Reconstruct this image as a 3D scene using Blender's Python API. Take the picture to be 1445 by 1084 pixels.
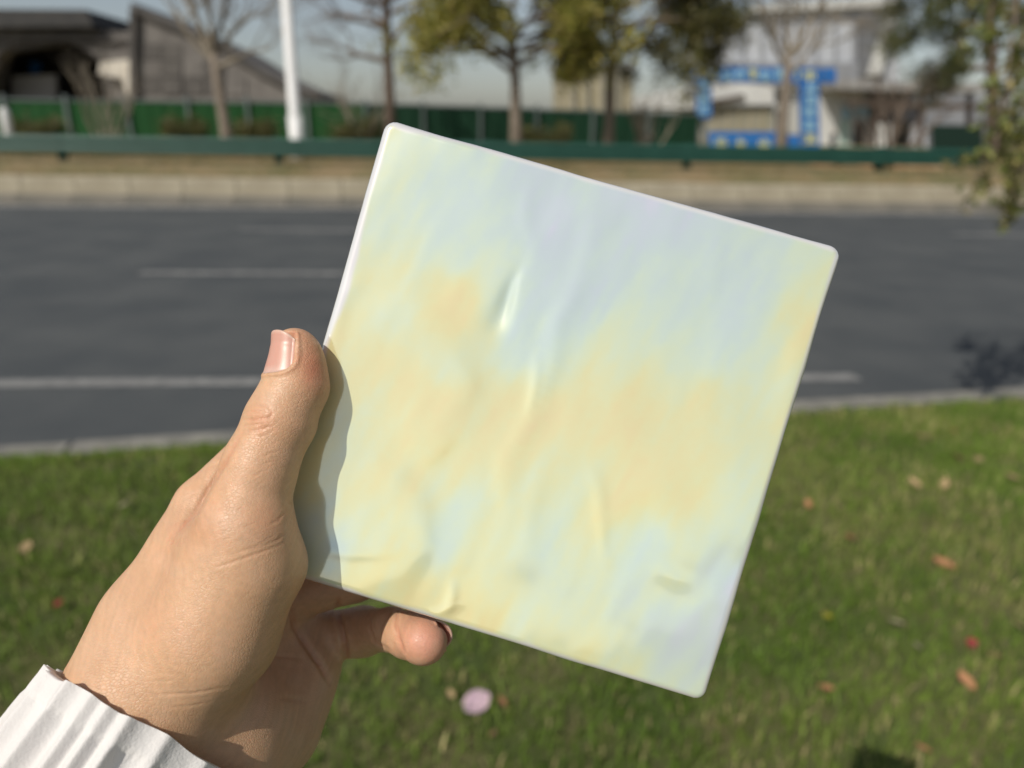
import bpy, bmesh, math, random
import numpy as np
from mathutils import Vector, Matrix

random.seed(7)
RNG = np.random.default_rng(11)
scene = bpy.context.scene
for o in list(bpy.data.objects):
    bpy.data.objects.remove(o)
COL = scene.collection

# ------------------------------------------------------------------ camera
F_PX, CX, CY = 1445 * 26 / 36, 722.5, 542.0      # photograph's own pixel units
PITCH, ROLL, CAM_H = math.radians(19.6), math.radians(1.0), 1.47
FWD = np.array([0, math.cos(PITCH), -math.sin(PITCH)])
UP0 = np.array([0, math.sin(PITCH), math.cos(PITCH)])
RT0 = np.array([1.0, 0, 0])
RIGHT = math.cos(ROLL) * RT0 + math.sin(ROLL) * UP0
UP = -math.sin(ROLL) * RT0 + math.cos(ROLL) * UP0
EYE = np.array([0, 0, CAM_H])
cam = bpy.data.cameras.new('camera')
cam.lens, cam.sensor_width, cam.sensor_fit = 26, 36, 'HORIZONTAL'
cam.clip_start, cam.clip_end = 0.01, 3000
cam.dof.use_dof = True
cam.dof.focus_distance = 0.230
cam.dof.aperture_fstop = 26 / 3.5
camo = bpy.data.objects.new('camera', cam)
COL.objects.link(camo)
camo.matrix_world = Matrix(((RIGHT[0], UP[0], -FWD[0], EYE[0]), (RIGHT[1], UP[1], -FWD[1], EYE[1]),
                            (RIGHT[2], UP[2], -FWD[2], EYE[2]), (0, 0, 0, 1)))
scene.camera = camo

# ------------------------------------------------------------------ light
RAY = np.array([0.44, 0.56, -0.69]); RAY /= np.linalg.norm(RAY)     # way the sunlight travels
TO_SUN = -RAY
world = bpy.data.worlds.new('World'); scene.world = world
world.use_nodes = True
wn = world.node_tree.nodes; wl = world.node_tree.links
sky = wn.new('ShaderNodeTexSky'); sky.sky_type = 'NISHITA'; sky.sun_disc = False
sky.sun_elevation = math.asin(TO_SUN[2])
sky.sun_rotation = math.atan2(TO_SUN[0], TO_SUN[1])
sky.air_density, sky.dust_density, sky.ozone_density = 1.0, 1.3, 1.2
hs = wn.new('ShaderNodeHueSaturation'); hs.inputs['Saturation'].default_value = 0.62      # milky, hazy spring sky
wl.new(sky.outputs[0], hs.inputs['Color']); wl.new(hs.outputs[0], wn['Background'].inputs[0])
wn['Background'].inputs[1].default_value = 0.085
sun = bpy.data.lights.new('sun', 'SUN')
sun.energy, sun.angle, sun.color = 3.7, math.radians(0.53), (1.0, 0.94, 0.84)
suno = bpy.data.objects.new('sun', sun); COL.objects.link(suno)
suno.rotation_euler = Vector(RAY.tolist()).to_track_quat('-Z', 'Y').to_euler()
suno.location = (-6, -6, 12)
vs = scene.view_settings
vs.view_transform, vs.look, vs.gamma, vs.use_curve_mapping, vs.exposure = 'Standard', 'None', 1.0, False, 0.0

# ------------------------------------------------------------------ coordinates
def ray_dir(px, py):
    x, y = (px - CX) / F_PX, (py - CY) / F_PX
    return FWD + x * RIGHT - y * UP
def cam_to_world(p):                      # p (...,3) camera space: x right, y down, z forward (metres)
    p = np.asarray(p, float)
    return EYE + p[..., 0:1] * RIGHT - p[..., 1:2] * UP + p[..., 2:3] * FWD
def ground(px, py, z=0.0):
    d = ray_dir(px, py); t = (z - EYE[2]) / d[2]
    return EYE + t * d
PSI = math.radians(4.3)
EV = np.array([math.cos(PSI), math.sin(PSI), 0]); NV = np.array([-math.sin(PSI), math.cos(PSI), 0])
def RF(s, d, z=0.0):                      # along the road, across it, height
    return s * EV + d * NV + np.array([0, 0, z])
def on(px, py, d):                        # where a line of sight meets the upright plane d metres across
    r = ray_dir(px, py); t = d / (r @ NV)
    p = EYE + t * r
    return float(p @ EV), float(p[2])
def across(px, py, z=0.0):
    return float(ground(px, py, z) @ NV)

# ------------------------------------------------------------------ materials
MATS = {}
def mat(name, col, rough=0.7, col2=None, scale=8.0, bump=0.0, bscale=None, metal=0.0, detail=4, spec=0.4, lo=.35, hi=.65):
    m = bpy.data.materials.new(name); m.use_nodes = True
    n, l = m.node_tree.nodes, m.node_tree.links
    b = n['Principled BSDF']
    b.inputs['Base Color'].default_value = (*col, 1)
    b.inputs['Roughness'].default_value = rough
    b.inputs['Metallic'].default_value = metal
    b.inputs['Specular IOR Level'].default_value = spec
    if col2 is not None or bump:
        tc = n.new('ShaderNodeTexCoord')
    if col2 is not None:
        no = n.new('ShaderNodeTexNoise'); no.inputs['Scale'].default_value = scale; no.inputs['Detail'].default_value = detail
        l.new(tc.outputs['Object'], no.inputs['Vector'])
        rp = n.new('ShaderNodeValToRGB')
        rp.color_ramp.elements[0].position, rp.color_ramp.elements[1].position = lo, hi
        rp.color_ramp.elements[0].color = (*col, 1); rp.color_ramp.elements[1].color = (*col2, 1)
        l.new(no.outputs['Fac'], rp.inputs['Fac']); l.new(rp.outputs[0], b.inputs['Base Color'])
    if bump:
        nb = n.new('ShaderNodeTexNoise'); nb.inputs['Scale'].default_value = bscale or scale * 4; nb.inputs['Detail'].default_value = 5
        l.new(tc.outputs['Object'], nb.inputs['Vector'])
        bm_ = n.new('ShaderNodeBump'); bm_.inputs['Strength'].default_value = bump; bm_.inputs['Distance'].default_value = 0.02
        l.new(nb.outputs['Fac'], bm_.inputs['Height']); l.new(bm_.outputs[0], b.inputs['Normal'])
    MATS[name] = m
    return m
def attr_mat(name, attr, rough=0.6, spec=0.3, transl=0.0):
    m = bpy.data.materials.new(name); m.use_nodes = True
    n, l = m.node_tree.nodes, m.node_tree.links
    b = n['Principled BSDF']; b.inputs['Roughness'].default_value = rough; b.inputs['Specular IOR Level'].default_value = spec
    a = n.new('ShaderNodeAttribute'); a.attribute_name = attr
    l.new(a.outputs['Color'], b.inputs['Base Color'])
    if transl:
        t = n.new('ShaderNodeBsdfTranslucent'); l.new(a.outputs['Color'], t.inputs['Color'])
        mx = n.new('ShaderNodeMixShader'); mx.inputs[0].default_value = transl
        l.new(b.outputs[0], mx.inputs[1]); l.new(t.outputs[0], mx.inputs[2])
        l.new(mx.outputs[0], n['Material Output'].inputs[0])
    MATS[name] = m
    return m

mat('asphalt', (0.066, 0.073, 0.078), 0.85, (0.092, 0.098, 0.100), 1.3, 0.5, 180, spec=.25)
mat('road_paint', (0.25, 0.25, 0.24), 0.8, (0.15, 0.15, 0.147), 14, 0.2, 90, detail=8)
mat('worn_paint', (0.24, 0.24, 0.23), 0.8, (0.14, 0.14, 0.137), 9, 0.2, 90, detail=8)
mat('edge_paint', (0.46, 0.45, 0.42), 0.8, (0.30, 0.295, 0.28), 5, detail=8)
mat('soil', (0.06, 0.085, 0.02), 0.95, (0.11, 0.105, 0.04), 5, 0.5, 60)
mat('verge_soil', (0.24, 0.18, 0.10), 0.95, (0.13, 0.125, 0.055), 1.1, 0.6, 20)
mat('far_earth', (0.17, 0.15, 0.10), 0.95, (0.12, 0.12, 0.07), 0.3)
mat('kerb_stone', (0.33, 0.29, 0.21), 0.9, (0.42, 0.375, 0.28), 2.5, 0.3, 60)
mat('lower_stone', (0.17, 0.16, 0.135), 0.9, (0.23, 0.21, 0.175), 3, 0.3, 60)
mat('grey_kerb', (0.16, 0.155, 0.14), 0.9, (0.25, 0.24, 0.21), 9, 0.3, 80)
mat('rail_green', (0.014, 0.060, 0.045), 0.45, (0.018, 0.070, 0.053), 3, spec=.3)
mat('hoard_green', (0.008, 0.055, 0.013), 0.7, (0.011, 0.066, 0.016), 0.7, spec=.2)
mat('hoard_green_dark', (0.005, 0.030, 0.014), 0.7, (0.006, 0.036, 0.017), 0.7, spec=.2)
mat('deep_green', (0.004, 0.022, 0.014), 0.7)
mat('galvanised', (0.17, 0.20, 0.20), 0.5, (0.13, 0.16, 0.155), 3, metal=.3)
mat('white_metal', (0.74, 0.74, 0.73), 0.45, (0.66, 0.66, 0.65), 2)
mat('bark_pale', (0.26, 0.215, 0.17), 0.95, (0.17, 0.14, 0.11), 9, 0.8, 30)
mat('bark_brown', (0.145, 0.105, 0.08), 0.95, (0.10, 0.075, 0.058), 9, 0.8, 30)
mat('twig_brown', (0.17, 0.13, 0.10), 0.95)
mat('twig_pale', (0.25, 0.215, 0.165), 0.95)
mat('stone_wall', (0.085, 0.078, 0.073), 0.9, (0.125, 0.115, 0.105), 0.9, detail=8)
mat('stone_light', (0.14, 0.128, 0.118), 0.9, (0.20, 0.185, 0.17), 1.2, detail=8)
mat('roof_dark', (0.038, 0.038, 0.038), 0.8, (0.055, 0.052, 0.05), 2)
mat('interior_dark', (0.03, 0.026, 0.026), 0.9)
mat('cream', (0.72, 0.67, 0.58), 0.85, (0.62, 0.56, 0.47), 1.5)
mat('interior_grey', (0.42, 0.42, 0.44), 0.9)
mat('tan_wall', (0.32, 0.285, 0.19), 0.9, (0.38, 0.34, 0.24), 1)
mat('olive_wall', (0.26, 0.25, 0.19), 0.9, (0.32, 0.30, 0.24), 1)
mat('pale_panel', (0.50, 0.52, 0.55), 0.6, (0.43, 0.45, 0.49), .8)
mat('white_panel', (0.66, 0.66, 0.63), 0.6, (0.55, 0.55, 0.53), 1)
mat('grey_panel', (0.13, 0.135, 0.145), 0.7, (0.17, 0.175, 0.185), 1)
mat('mid_grey', (0.23, 0.24, 0.26), 0.7, (0.29, 0.30, 0.32), 1)
mat('mint_panel', (0.40, 0.52, 0.47), 0.6)
mat('sky_panel', (0.32, 0.50, 0.62), 0.6)
mat('banner_blue', (0.015, 0.12, 0.40), 0.7, (0.03, 0.17, 0.46), 2)
mat('letter_yellow', (0.75, 0.72, 0.30), 0.7)
mat('letter_pale', (0.38, 0.62, 0.70), 0.7)
mat('banner_red', (0.55, 0.10, 0.08), 0.7)
mat('shed_brown', (0.09, 0.065, 0.05), 0.9, (0.06, 0.045, 0.035), 2)
mat('shed_roof', (0.34, 0.33, 0.31), 0.8, (0.26, 0.25, 0.24), 1)
mat('brick_pile', (0.42, 0.24, 0.12), 0.9, (0.5, 0.36, 0.22), 3)
mat('window_dark', (0.03, 0.04, 0.05), 0.2)
attr_mat('grass_blade', 'tint', 0.55, 0.3, 0.30)
attr_mat('leaf_tint', 'tint', 0.5, 0.35, 0.25)
attr_mat('dry_leaf', 'tint', 0.7, 0.2, 0.15)
attr_mat('cloth_tint', 'tint', 0.85, 0.1)

# ------------------------------------------------------------------ object helpers
def props(o, label=None, cat=None, group=None, kind=None):
    if label: o['label'] = label
    if cat: o['category'] = cat
    if group: o['group'] = group
    if kind: o['kind'] = kind
    return o
def mesh_obj(name, verts, faces, m, parent=None, smooth=False, tint=None):
    me = bpy.data.meshes.new(name)
    me.from_pydata([tuple(map(float, v)) for v in verts], [], faces)
    me.update()
    if m: me.materials.append(MATS[m] if isinstance(m, str) else m)
    if smooth: me.polygons.foreach_set('use_smooth', [True] * len(me.polygons))
    if tint is not None:
        a = me.color_attributes.new('tint', 'FLOAT_COLOR', 'POINT')
        t = np.ones((len(verts), 4), np.float32); t[:, :3] = tint
        a.data.foreach_set('color', t.ravel())
    o = bpy.data.objects.new(name, me); COL.objects.link(o)
    if parent: o.parent = parent
    return o
def fast_mesh(name, V, loops, counts, m, parent=None, smooth=False, tint=None):
    me = bpy.data.meshes.new(name)
    V = np.asarray(V, np.float32); loops = np.asarray(loops, np.int32).ravel(); counts = np.asarray(counts, np.int32)
    me.vertices.add(len(V)); me.vertices.foreach_set('co', V.ravel())
    me.loops.add(len(loops)); me.loops.foreach_set('vertex_index', loops)
    me.polygons.add(len(counts))
    st = np.zeros(len(counts), np.int32); st[1:] = np.cumsum(counts)[:-1]
    me.polygons.foreach_set('loop_start', st)
    if smooth: me.polygons.foreach_set('use_smooth', np.ones(len(counts), bool))
    me.update(calc_edges=True); me.validate()
    if m: me.materials.append(MATS[m] if isinstance(m, str) else m)
    if tint is not None:
        a = me.color_attributes.new('tint', 'FLOAT_COLOR', 'POINT')
        t = np.ones((len(V), 4), np.float32); t[:, :3] = tint
        a.data.foreach_set('color', t.ravel())
    o = bpy.data.objects.new(name, me); COL.objects.link(o)
    if parent: o.parent = parent
    return o
def empty(name, loc, label, cat, group=None):
    o = bpy.data.objects.new(name, None); COL.objects.link(o)
    o.empty_display_size = .1
    o.location = tuple(map(float, loc))
    return props(o, label, cat, group)
class MB:
    """collects shapes given in world space; build() links them as one mesh, re-based on the parent"""
    def __init__(s): s.v, s.f, s.t = [], [], []
    def add(s, vs, fs, tint=None):
        k = len(s.v); s.v += [np.asarray(v, float) for v in vs]; s.f += [tuple(i + k for i in f) for f in fs]
        if tint is not None: s.t += [tint] * len(vs)
        return s
    def rbox(s, s0, s1, d0, d1, z0, z1, tint=None):
        vs = [RF(a, b, c) for c in (z0, z1) for b in (d0, d1) for a in (s0, s1)]
        return s.add(vs, [(0, 2, 3, 1), (4, 5, 7, 6), (0, 1, 5, 4), (2, 6, 7, 3), (0, 4, 6, 2), (1, 3, 7, 5)], tint)
    def prism(s, pts, d0, d1):            # outline (s, z), front at d0, back at d1
        n = len(pts)
        vs = [RF(a, d0, z) for a, z in pts] + [RF(a, d1, z) for a, z in pts]
        fs = [tuple(range(n)), tuple(range(2 * n - 1, n - 1, -1))]
        fs += [(i, (i + 1) % n + 0, n + (i + 1) % n, n + i)[::-1] for i in range(n)]
        return s.add(vs, fs)
    def tube(s, pts, rads, n=8, cap=True):
        P = [np.asarray(p, float) for p in pts]; k0 = len(s.v); ref = np.array([0.31, 0.2, 0.93])
        rings = []
        for i, p in enumerate(P):
            t = P[min(i + 1, len(P) - 1)] - P[max(i - 1, 0)]; t /= np.linalg.norm(t) + 1e-9
            if abs(t @ ref) > .98: ref = np.array([.9, .3, .1])
            a = np.cross(t, ref); a /= np.linalg.norm(a); b = np.cross(t, a)
            for j in range(n):
                q = 2 * math.pi * j / n
                s.v.append(p + rads[i] * (math.cos(q) * a + math.sin(q) * b))
        for i in range(len(P) - 1):
            for j in range(n):
                s.f.append((k0 + i * n + j, k0 + i * n + (j + 1) % n, k0 + (i + 1) * n + (j + 1) % n, k0 + (i + 1) * n + j))
        if cap:
            s.f.append(tuple(k0 + j for j in range(n))[::-1]); s.f.append(tuple(k0 + (len(P) - 1) * n + j for j in range(n)))
        return s
    def build(s, name, m, parent=None, smooth=False, kind=None):
        base = np.array(parent.matrix_world.translation if parent and parent.parent is None else (0, 0, 0), float)
        if parent is not None:
            base = np.zeros(3); q = parent
            while q: base += np.array(q.location); q = q.parent
        o = mesh_obj(name, [v - base for v in s.v], s.f, m, parent, smooth, np.array(s.t) if s.t else None)
        if kind: o['kind'] = kind
        return o

# ================================================================== SETTING
# ---- ground sheet to the horizon
fast_mesh('ground', [(-900, -300, -.06), (900, -300, -.06), (900, 1500, -.06), (-900, 1500, -.06)], [0, 1, 2, 3], [4], 'far_earth')['kind'] = 'structure'

# ---- road
D_EDGE = across(722, 296); D_L1 = across(722, 536); D_L2 = across(722, 387); D_L3 = across(722, 327)
kerb_px = [(-420, 672), (-150, 655), (0, 644), (150, 637), (300, 624), (520, 612), (760, 600), (1000, 588), (1130, 579), (1300, 569), (1445, 560), (1700, 545), (2000, 528)]
kerb_xy = np.array([ground(x, y, 0.03)[:2] for x, y in kerb_px])
def kerb_y(x): return np.interp(x, kerb_xy[:, 0], kerb_xy[:, 1])
S0, S1 = -60, 60
m = MB()
xs = np.linspace(-60, 60, 121)
m.add([(x, kerb_y(x) - .05, 0) for x in xs] + [RF(x, D_EDGE + .7, 0) for x in xs], [(i, i + 1, 122 + i, 121 + i) for i in range(120)])
m.build('road', 'asphalt')['kind'] = 'structure'

def paint(s0, s1, d, w, name='lane_marking', m='road_paint', z=.004):
    mb = MB(); n = 12
    vs = []
    for i in range(n + 1):
        a = s0 + (s1 - s0) * i / n
        j = random.uniform(-.008, .008)
        vs += [RF(a, d - w / 2 + j, z), RF(a, d + w / 2 + j, z)]
    mb.add(vs, [(2 * i, 2 * i + 2, 2 * i + 3, 2 * i + 1) for i in range(n)])
    o = mb.build(name, m); o['kind'] = 'structure'; return o
sA = float(ground(372, 540) @ EV); sB = float(ground(1204, 529) @ EV)
paint(-9, sA + 1.5, D_L1, .13); paint(sA + 1.51, sB, D_L1, .13); 
a0 = float(ground(205, 382) @ EV); paint(a0, a0 + 4.2, D_L2, .15, m='worn_paint'); paint(a0 - 10, a0 - 6, D_L2, .15, m='worn_paint'); paint(a0 + 10.2, a0 + 14.2, D_L2, .15, m='worn_paint')
b0 = float(ground(350, 318) @ EV); paint(b0, b0 + 4.2, D_L3, .15, m='worn_paint'); paint(b0 + 10.2, b0 + 14.2, D_L3, .15, m='worn_paint')
paint(-40, 40, D_EDGE - .12, .14, 'edge_line', 'edge_paint')

# ---- near kerb: flush stones along the lawn edge
kerb = empty('near_kerb', (0, 0, 0), None, None); kerb['kind'] = 'structure'
arc = [np.array([x, kerb_y(x)]) for x in np.linspace(-5, 7, 13)]
for i in range(12):
    p, q = arc[i], arc[i + 1]
    t = (q - p) / np.linalg.norm(q - p); nn = np.array([-t[1], t[0]])
    p2, q2 = p + t * .006, q - t * .006
    z1 = .045 + random.uniform(-.004, .004)
    ring = lambda z, ins: [(*(p2 + t * ins - nn * (.02 - ins)), z), (*(q2 - t * ins - nn * (.02 - ins)), z), (*(q2 - t * ins + nn * (.11 - ins)), z), (*(p2 + t * ins + nn * (.11 - ins)), z)]
    vs = ring(-.05, 0) + ring(z1 - .008, 0) + ring(z1, .008)
    fs = [(8, 9, 10, 11)] + [(a, (a + 1) % 4, 4 + (a + 1) % 4, 4 + a) for a in range(4)] + [(4 + a, 4 + (a + 1) % 4, 8 + (a + 1) % 4, 8 + a) for a in range(4)]
    mesh_obj('kerb_stone', vs, fs, 'grey_kerb', kerb)

# ---- lawn
def lawn_z(x, y):
    e = kerb_y(x) - .03 - y
    edge = np.clip(e / .45, 0, 1); edge = edge * edge * (3 - 2 * edge)
    left = np.clip((0.4 - x) / 2.0, 0, 1)
    return .02 + edge * (.03 + .13 * left) + .012 * np.sin(2.3 * x + 1.1) * np.sin(2.9 * y) * edge
nx, ny = 120, 60
gx = np.linspace(-14, 14, nx + 1)
V, Fc = [], []
for i, x in enumerate(gx):
    for j in range(ny + 1):
        q = (j / ny) ** .5
        y = -6 + (kerb_y(x) - .02 + 6) * q
        V.append((x, y, float(lawn_z(x, y))))
for i in range(nx):
    for j in range(ny):
        a = i * (ny + 1) + j; Fc.append((a, a + ny + 1, a + ny + 2, a + 1))
mesh_obj('lawn', V, Fc, 'soil', None, True)['kind'] = 'structure'

# grass blades
def grass_field(name, xy, zf, hgt, wid, cols, lean=.45):
    n = len(xy)
    x, y = xy[:, 0], xy[:, 1]; z = zf(x, y)
    an = RNG.uniform(0, 2 * math.pi, n); h = hgt * RNG.uniform(.5, 1.35, n); w = wid * RNG.uniform(.7, 1.4, n)
    ln = np.abs(RNG.normal(0, lean, n)); la = RNG.uniform(0, 2 * math.pi, n)
    sx, sy = np.cos(an) * w / 2, np.sin(an) * w / 2
    dx, dy = np.cos(la) * ln * h, np.sin(la) * ln * h
    vv = np.zeros((n, 5, 3))
    vv[:, 0] = np.stack([x - sx, y - sy, z - .004], 1); vv[:, 1] = np.stack([x + sx, y + sy, z - .004], 1)
    vv[:, 2] = np.stack([x + sx * .8 + dx * .35, y + sy * .8 + dy * .35, z + h * .55], 1)
    vv[:, 3] = np.stack([x - sx * .8 + dx * .35, y - sy * .8 + dy * .35, z + h * .55], 1)
    vv[:, 4] = np.stack([x + dx, y + dy, z + h * np.sqrt(np.clip(1 - (ln * .55) ** 2, .15, 1))], 1)
    b = np.arange(n) * 5
    loops = np.stack([b, b + 1, b + 2, b + 3, b + 3, b + 2, b + 4], 1)
    counts = np.tile([4, 3], n)
    tint = np.repeat(cols, 5, axis=0)
    o = fast_mesh(name, vv.reshape(-1, 3), loops, counts, 'grass_blade', None, False, tint)
    o['kind'] = 'stuff'; return o
def vnoise(x, y, s, seed):
    r = np.random.default_rng(seed).random((64, 64))
    u, v = x * s + 17.3, y * s + 9.1
    i, j = np.floor(u).astype(int), np.floor(v).astype(int); fu, fv = u - i, v - j
    fu, fv = fu * fu * (3 - 2 * fu), fv * fv * (3 - 2 * fv)
    g = lambda a, b: r[a % 64, b % 64]
    return (g(i, j) * (1 - fu) + g(i + 1, j) * fu) * (1 - fv) + (g(i, j + 1) * (1 - fu) + g(i + 1, j + 1) * fu) * fv
N = 230000
gy = RNG.uniform(.75, 4.4, N); gxx = RNG.uniform(-4.2, 4.8, N)
keep = (gy < kerb_y(gxx) - .01) & (np.abs(gxx) < .95 * gy + 1.0)
# thinner where the turf is worn
patch = .45 * vnoise(gxx, gy, 2.2, 3) + .35 * vnoise(gxx, gy, 6.5, 4) + .2 * vnoise(gxx, gy, 15, 5)
keep &= RNG.random(N) < np.clip(1.5 - patch * 1.1, .45, 1)
gxx, gy, patch = gxx[keep], gy[keep], patch[keep]
green = np.array([.195, .29, .048]); deep = np.array([.105, .185, .026]); straw = np.array([.54, .46, .22]); olive = np.array([.34, .36, .10])
n2 = vnoise(gxx, gy, 3.1, 8)
right = np.clip((gxx + .3) / 2.2, 0, 1)
w = np.clip((patch - .35) * 1.6, 0, 1)[:, None]
cols = deep * (1 - n2[:, None]) + green * n2[:, None]
cols = cols * (1 - w * (.25 + .55 * right[:, None])) + olive * w * (.25 + .55 * right[:, None])
dry = RNG.random(len(gxx)) < (.055 + .30 * w[:, 0] * (.25 + right))
cols[dry] = straw * RNG.uniform(.6, 1.1, (dry.sum(), 1))
cols *= RNG.uniform(.7, 1.3, (len(gxx), 1))

g = grass_field('grass', np.stack([gxx, gy], 1), lawn_z, .028 + .022 * vnoise(gxx, gy, 11, 6), .0042, cols)
props(g, 'short green lawn grass with dry straw patches on the near verge', 'grass')

# ---- far kerb, bank and verge
D_K = D_EDGE + .15
kerb2 = empty('far_kerb', (0, 0, 0), None, None); kerb2['kind'] = 'structure'
def stone_mesh(name, L, dep, h, m, bev=.012):
    a, b, c = L / 2, dep / 2, h
    ring = lambda z, i: [(-a + i, -b + i, z), (a - i, -b + i, z), (a - i, b - i, z), (-a + i, b - i, z)]
    vs = ring(0, 0) + ring(c - bev, 0) + ring(c, bev)
    fs = [(8, 9, 10, 11)] + [(i, (i + 1) % 4, 4 + (i + 1) % 4, 4 + i) for i in range(4)] + [(4 + i, 4 + (i + 1) % 4, 8 + (i + 1) % 4, 8 + i) for i in range(4)]
    me = bpy.data.meshes.new(name); me.from_pydata(vs, [], fs); me.update(); me.materials.append(MATS[m]); return me
km = [stone_mesh('kerb_stone', .885, .26, .47, 'kerb_stone') for _ in range(1)]
gm = stone_mesh('lower_stone', .89, .22, .19, 'lower_stone')  # darker lower course set in front of the kerb stones
for i in range(-46, 46):
    for me, nm, dd, L in ((km[0], 'kerb_stone', .36, .9), (gm, 'lower_stone', .115, .9)):
        o = bpy.data.objects.new(nm, me); COL.objects.link(o); o.parent = kerb2
        o.location = tuple(RF(i * L + .2, D_K + dd, -.03 + random.uniform(-.006, .006)))
        o.rotation_euler = (random.uniform(-.01, .01), 0, PSI + random.uniform(-.004, .004))
D_R = 15.0; Z_V = .60
m = MB()
prof = [(D_K + .47, .40), (D_K + .8, .47), (D_K + 1.15, .57), (D_K + 1.5, Z_V), (D_R + 2, Z_V + .02), (28, Z_V - .05), (60, Z_V - .1), (120, 0.3), (121, -.2)]
ss = np.linspace(-90, 90, 181)
vs = [RF(s, d, z + (RNG.normal(0, .012) if 0 < k < 5 else 0)) for s in ss for k, (d, z) in enumerate(prof)]
K = len(prof)
m.add(vs, [(i * K + j, (i + 1) * K + j, (i + 1) * K + j + 1, i * K + j + 1) for i in range(180) for j in range(K - 1)])
m.build('far_verge', 'verge_soil', None, True)['kind'] = 'structure'
n = 26000
sv, dv = RNG.uniform(-17, 17, n), D_K + .5 + RNG.random(n) ** 1.3 * 4.5
pv = np.stack([sv * EV[0] + dv * NV[0], sv * EV[1] + dv * NV[1]], 1)
cv = np.where(RNG.random((n, 1)) < .65, np.array([.40, .29, .14]), np.array([.20, .20, .07])) * RNG.uniform(.6, 1.2, (n, 1))
zv = np.interp(dv, [p[0] for p in prof], [p[1] for p in prof])
g = grass_field('dry_grass', pv, lambda x, y: zv, .04, .016, cv)
props(g, 'dry straw coloured grass on the bank below the guardrail', 'grass')

# ================================================================== ROADSIDE THINGS
# ---- guardrail
gr = empty('guardrail', RF(0, D_R, Z_V), 'long dark green metal guardrail across the far side of the road', 'guardrail')
posts_px = [85, 375]
sp = on(85, 230, D_R)[0]; step = 4.0
rz1 = on(722, 201, D_R)[1]; H = .33
# W section: (depth, height) loop
wav = []
for i in range(21):
    q = i / 20
    wav.append((-.042 * (1 - math.cos(4 * math.pi * q)) / 2 + .0, q * H))
def beam(sa, sb, z0, d0):
    pr = [(d0 + a, z0 + b) for a, b in wav] + [(d0 + a + .008, z0 + b) for a, b in reversed(wav)]
    n_ = len(pr); mb = MB()
    mb.add([RF(s_, d, z) for s_ in (sa, sb) for d, z in pr], [(j, (j + 1) % n_, n_ + (j + 1) % n_, n_ + j) for j in range(n_)] + [tuple(range(n_))[::-1], tuple(range(n_, 2 * n_))])
    return mb
for k in range(-4, 6):
    s_ = sp + k * step
    if s_ > 11.4: continue
    MB().rbox(s_ - .07, s_ + .07, D_R + .09, D_R + .19, Z_V - .4, rz1 + .02).build('post', 'rail_green', gr)
    MB().rbox(s_ - .06, s_ + .06, D_R + .008, D_R + .088, rz1 - .27, rz1 - .05).build('spacer_block', 'rail_green', gr)
    e = min(s_ + step + .06, 10.6)
    if e > s_: beam(s_ - .06 + (.0 if k % 2 else .002), e, rz1 - H, D_R - (.009 if k % 2 else 0)).build('beam', 'rail_green', gr)
xe = 10.6
MB().tube([RF(xe, D_R - .02, rz1 - H), RF(xe + .12, D_R - .02, rz1 - H + .02), RF(xe + .2, D_R - .02, rz1 - H / 2), RF(xe + .12, D_R - .02, rz1 - .02), RF(xe, D_R - .02, rz1)], [.03] * 5, 8).build('end_terminal', 'rail_green', gr, True)

# ---- green hoarding
D_H = 26.0
hd = empty('site_hoarding', RF(-8, D_H, Z_V), 'long green sheet hoarding with pale posts behind the guardrail', 'fence')
h_s0, h_s1 = on(-160, 150, D_H)[0], on(990, 150, D_H)[0]
st = on(180, 150, D_H)[0] - on(94, 150, D_H)[0]
pz = lambda s_: np.interp(s_, [on(0, 140, D_H)[0], on(500, 146, D_H)[0], on(985, 163, D_H)[0]], [on(0, 142, D_H)[1], on(500, 147, D_H)[1], on(985, 163, D_H)[1]])
k = 0; s_ = on(94, 150, D_H)[0] - 4 * st
while s_ < h_s1 - .05:
    e = min(s_ + st, h_s1); zt = float(pz((s_ + e) / 2))
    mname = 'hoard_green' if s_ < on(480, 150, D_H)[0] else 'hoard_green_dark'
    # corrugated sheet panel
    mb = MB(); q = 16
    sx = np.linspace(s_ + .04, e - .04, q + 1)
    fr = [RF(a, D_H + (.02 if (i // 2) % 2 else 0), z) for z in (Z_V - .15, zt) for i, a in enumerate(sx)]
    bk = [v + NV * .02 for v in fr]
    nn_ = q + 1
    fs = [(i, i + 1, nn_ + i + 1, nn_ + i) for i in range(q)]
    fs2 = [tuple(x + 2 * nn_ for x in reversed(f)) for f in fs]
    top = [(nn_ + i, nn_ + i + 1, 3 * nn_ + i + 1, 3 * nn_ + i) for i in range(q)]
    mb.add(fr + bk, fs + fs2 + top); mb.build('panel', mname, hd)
    MB().rbox(s_ - .045, s_ + .045, D_H - .09, D_H + .08, Z_V - .2, zt + .18).build('post', 'galvanised', hd)
    MB().rbox(s_ + .045, e - .045, D_H - .02, D_H + .05, zt + .002, zt + .06).build('top_rail', 'galvanised', hd)
    s_ = e; k += 1

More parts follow.
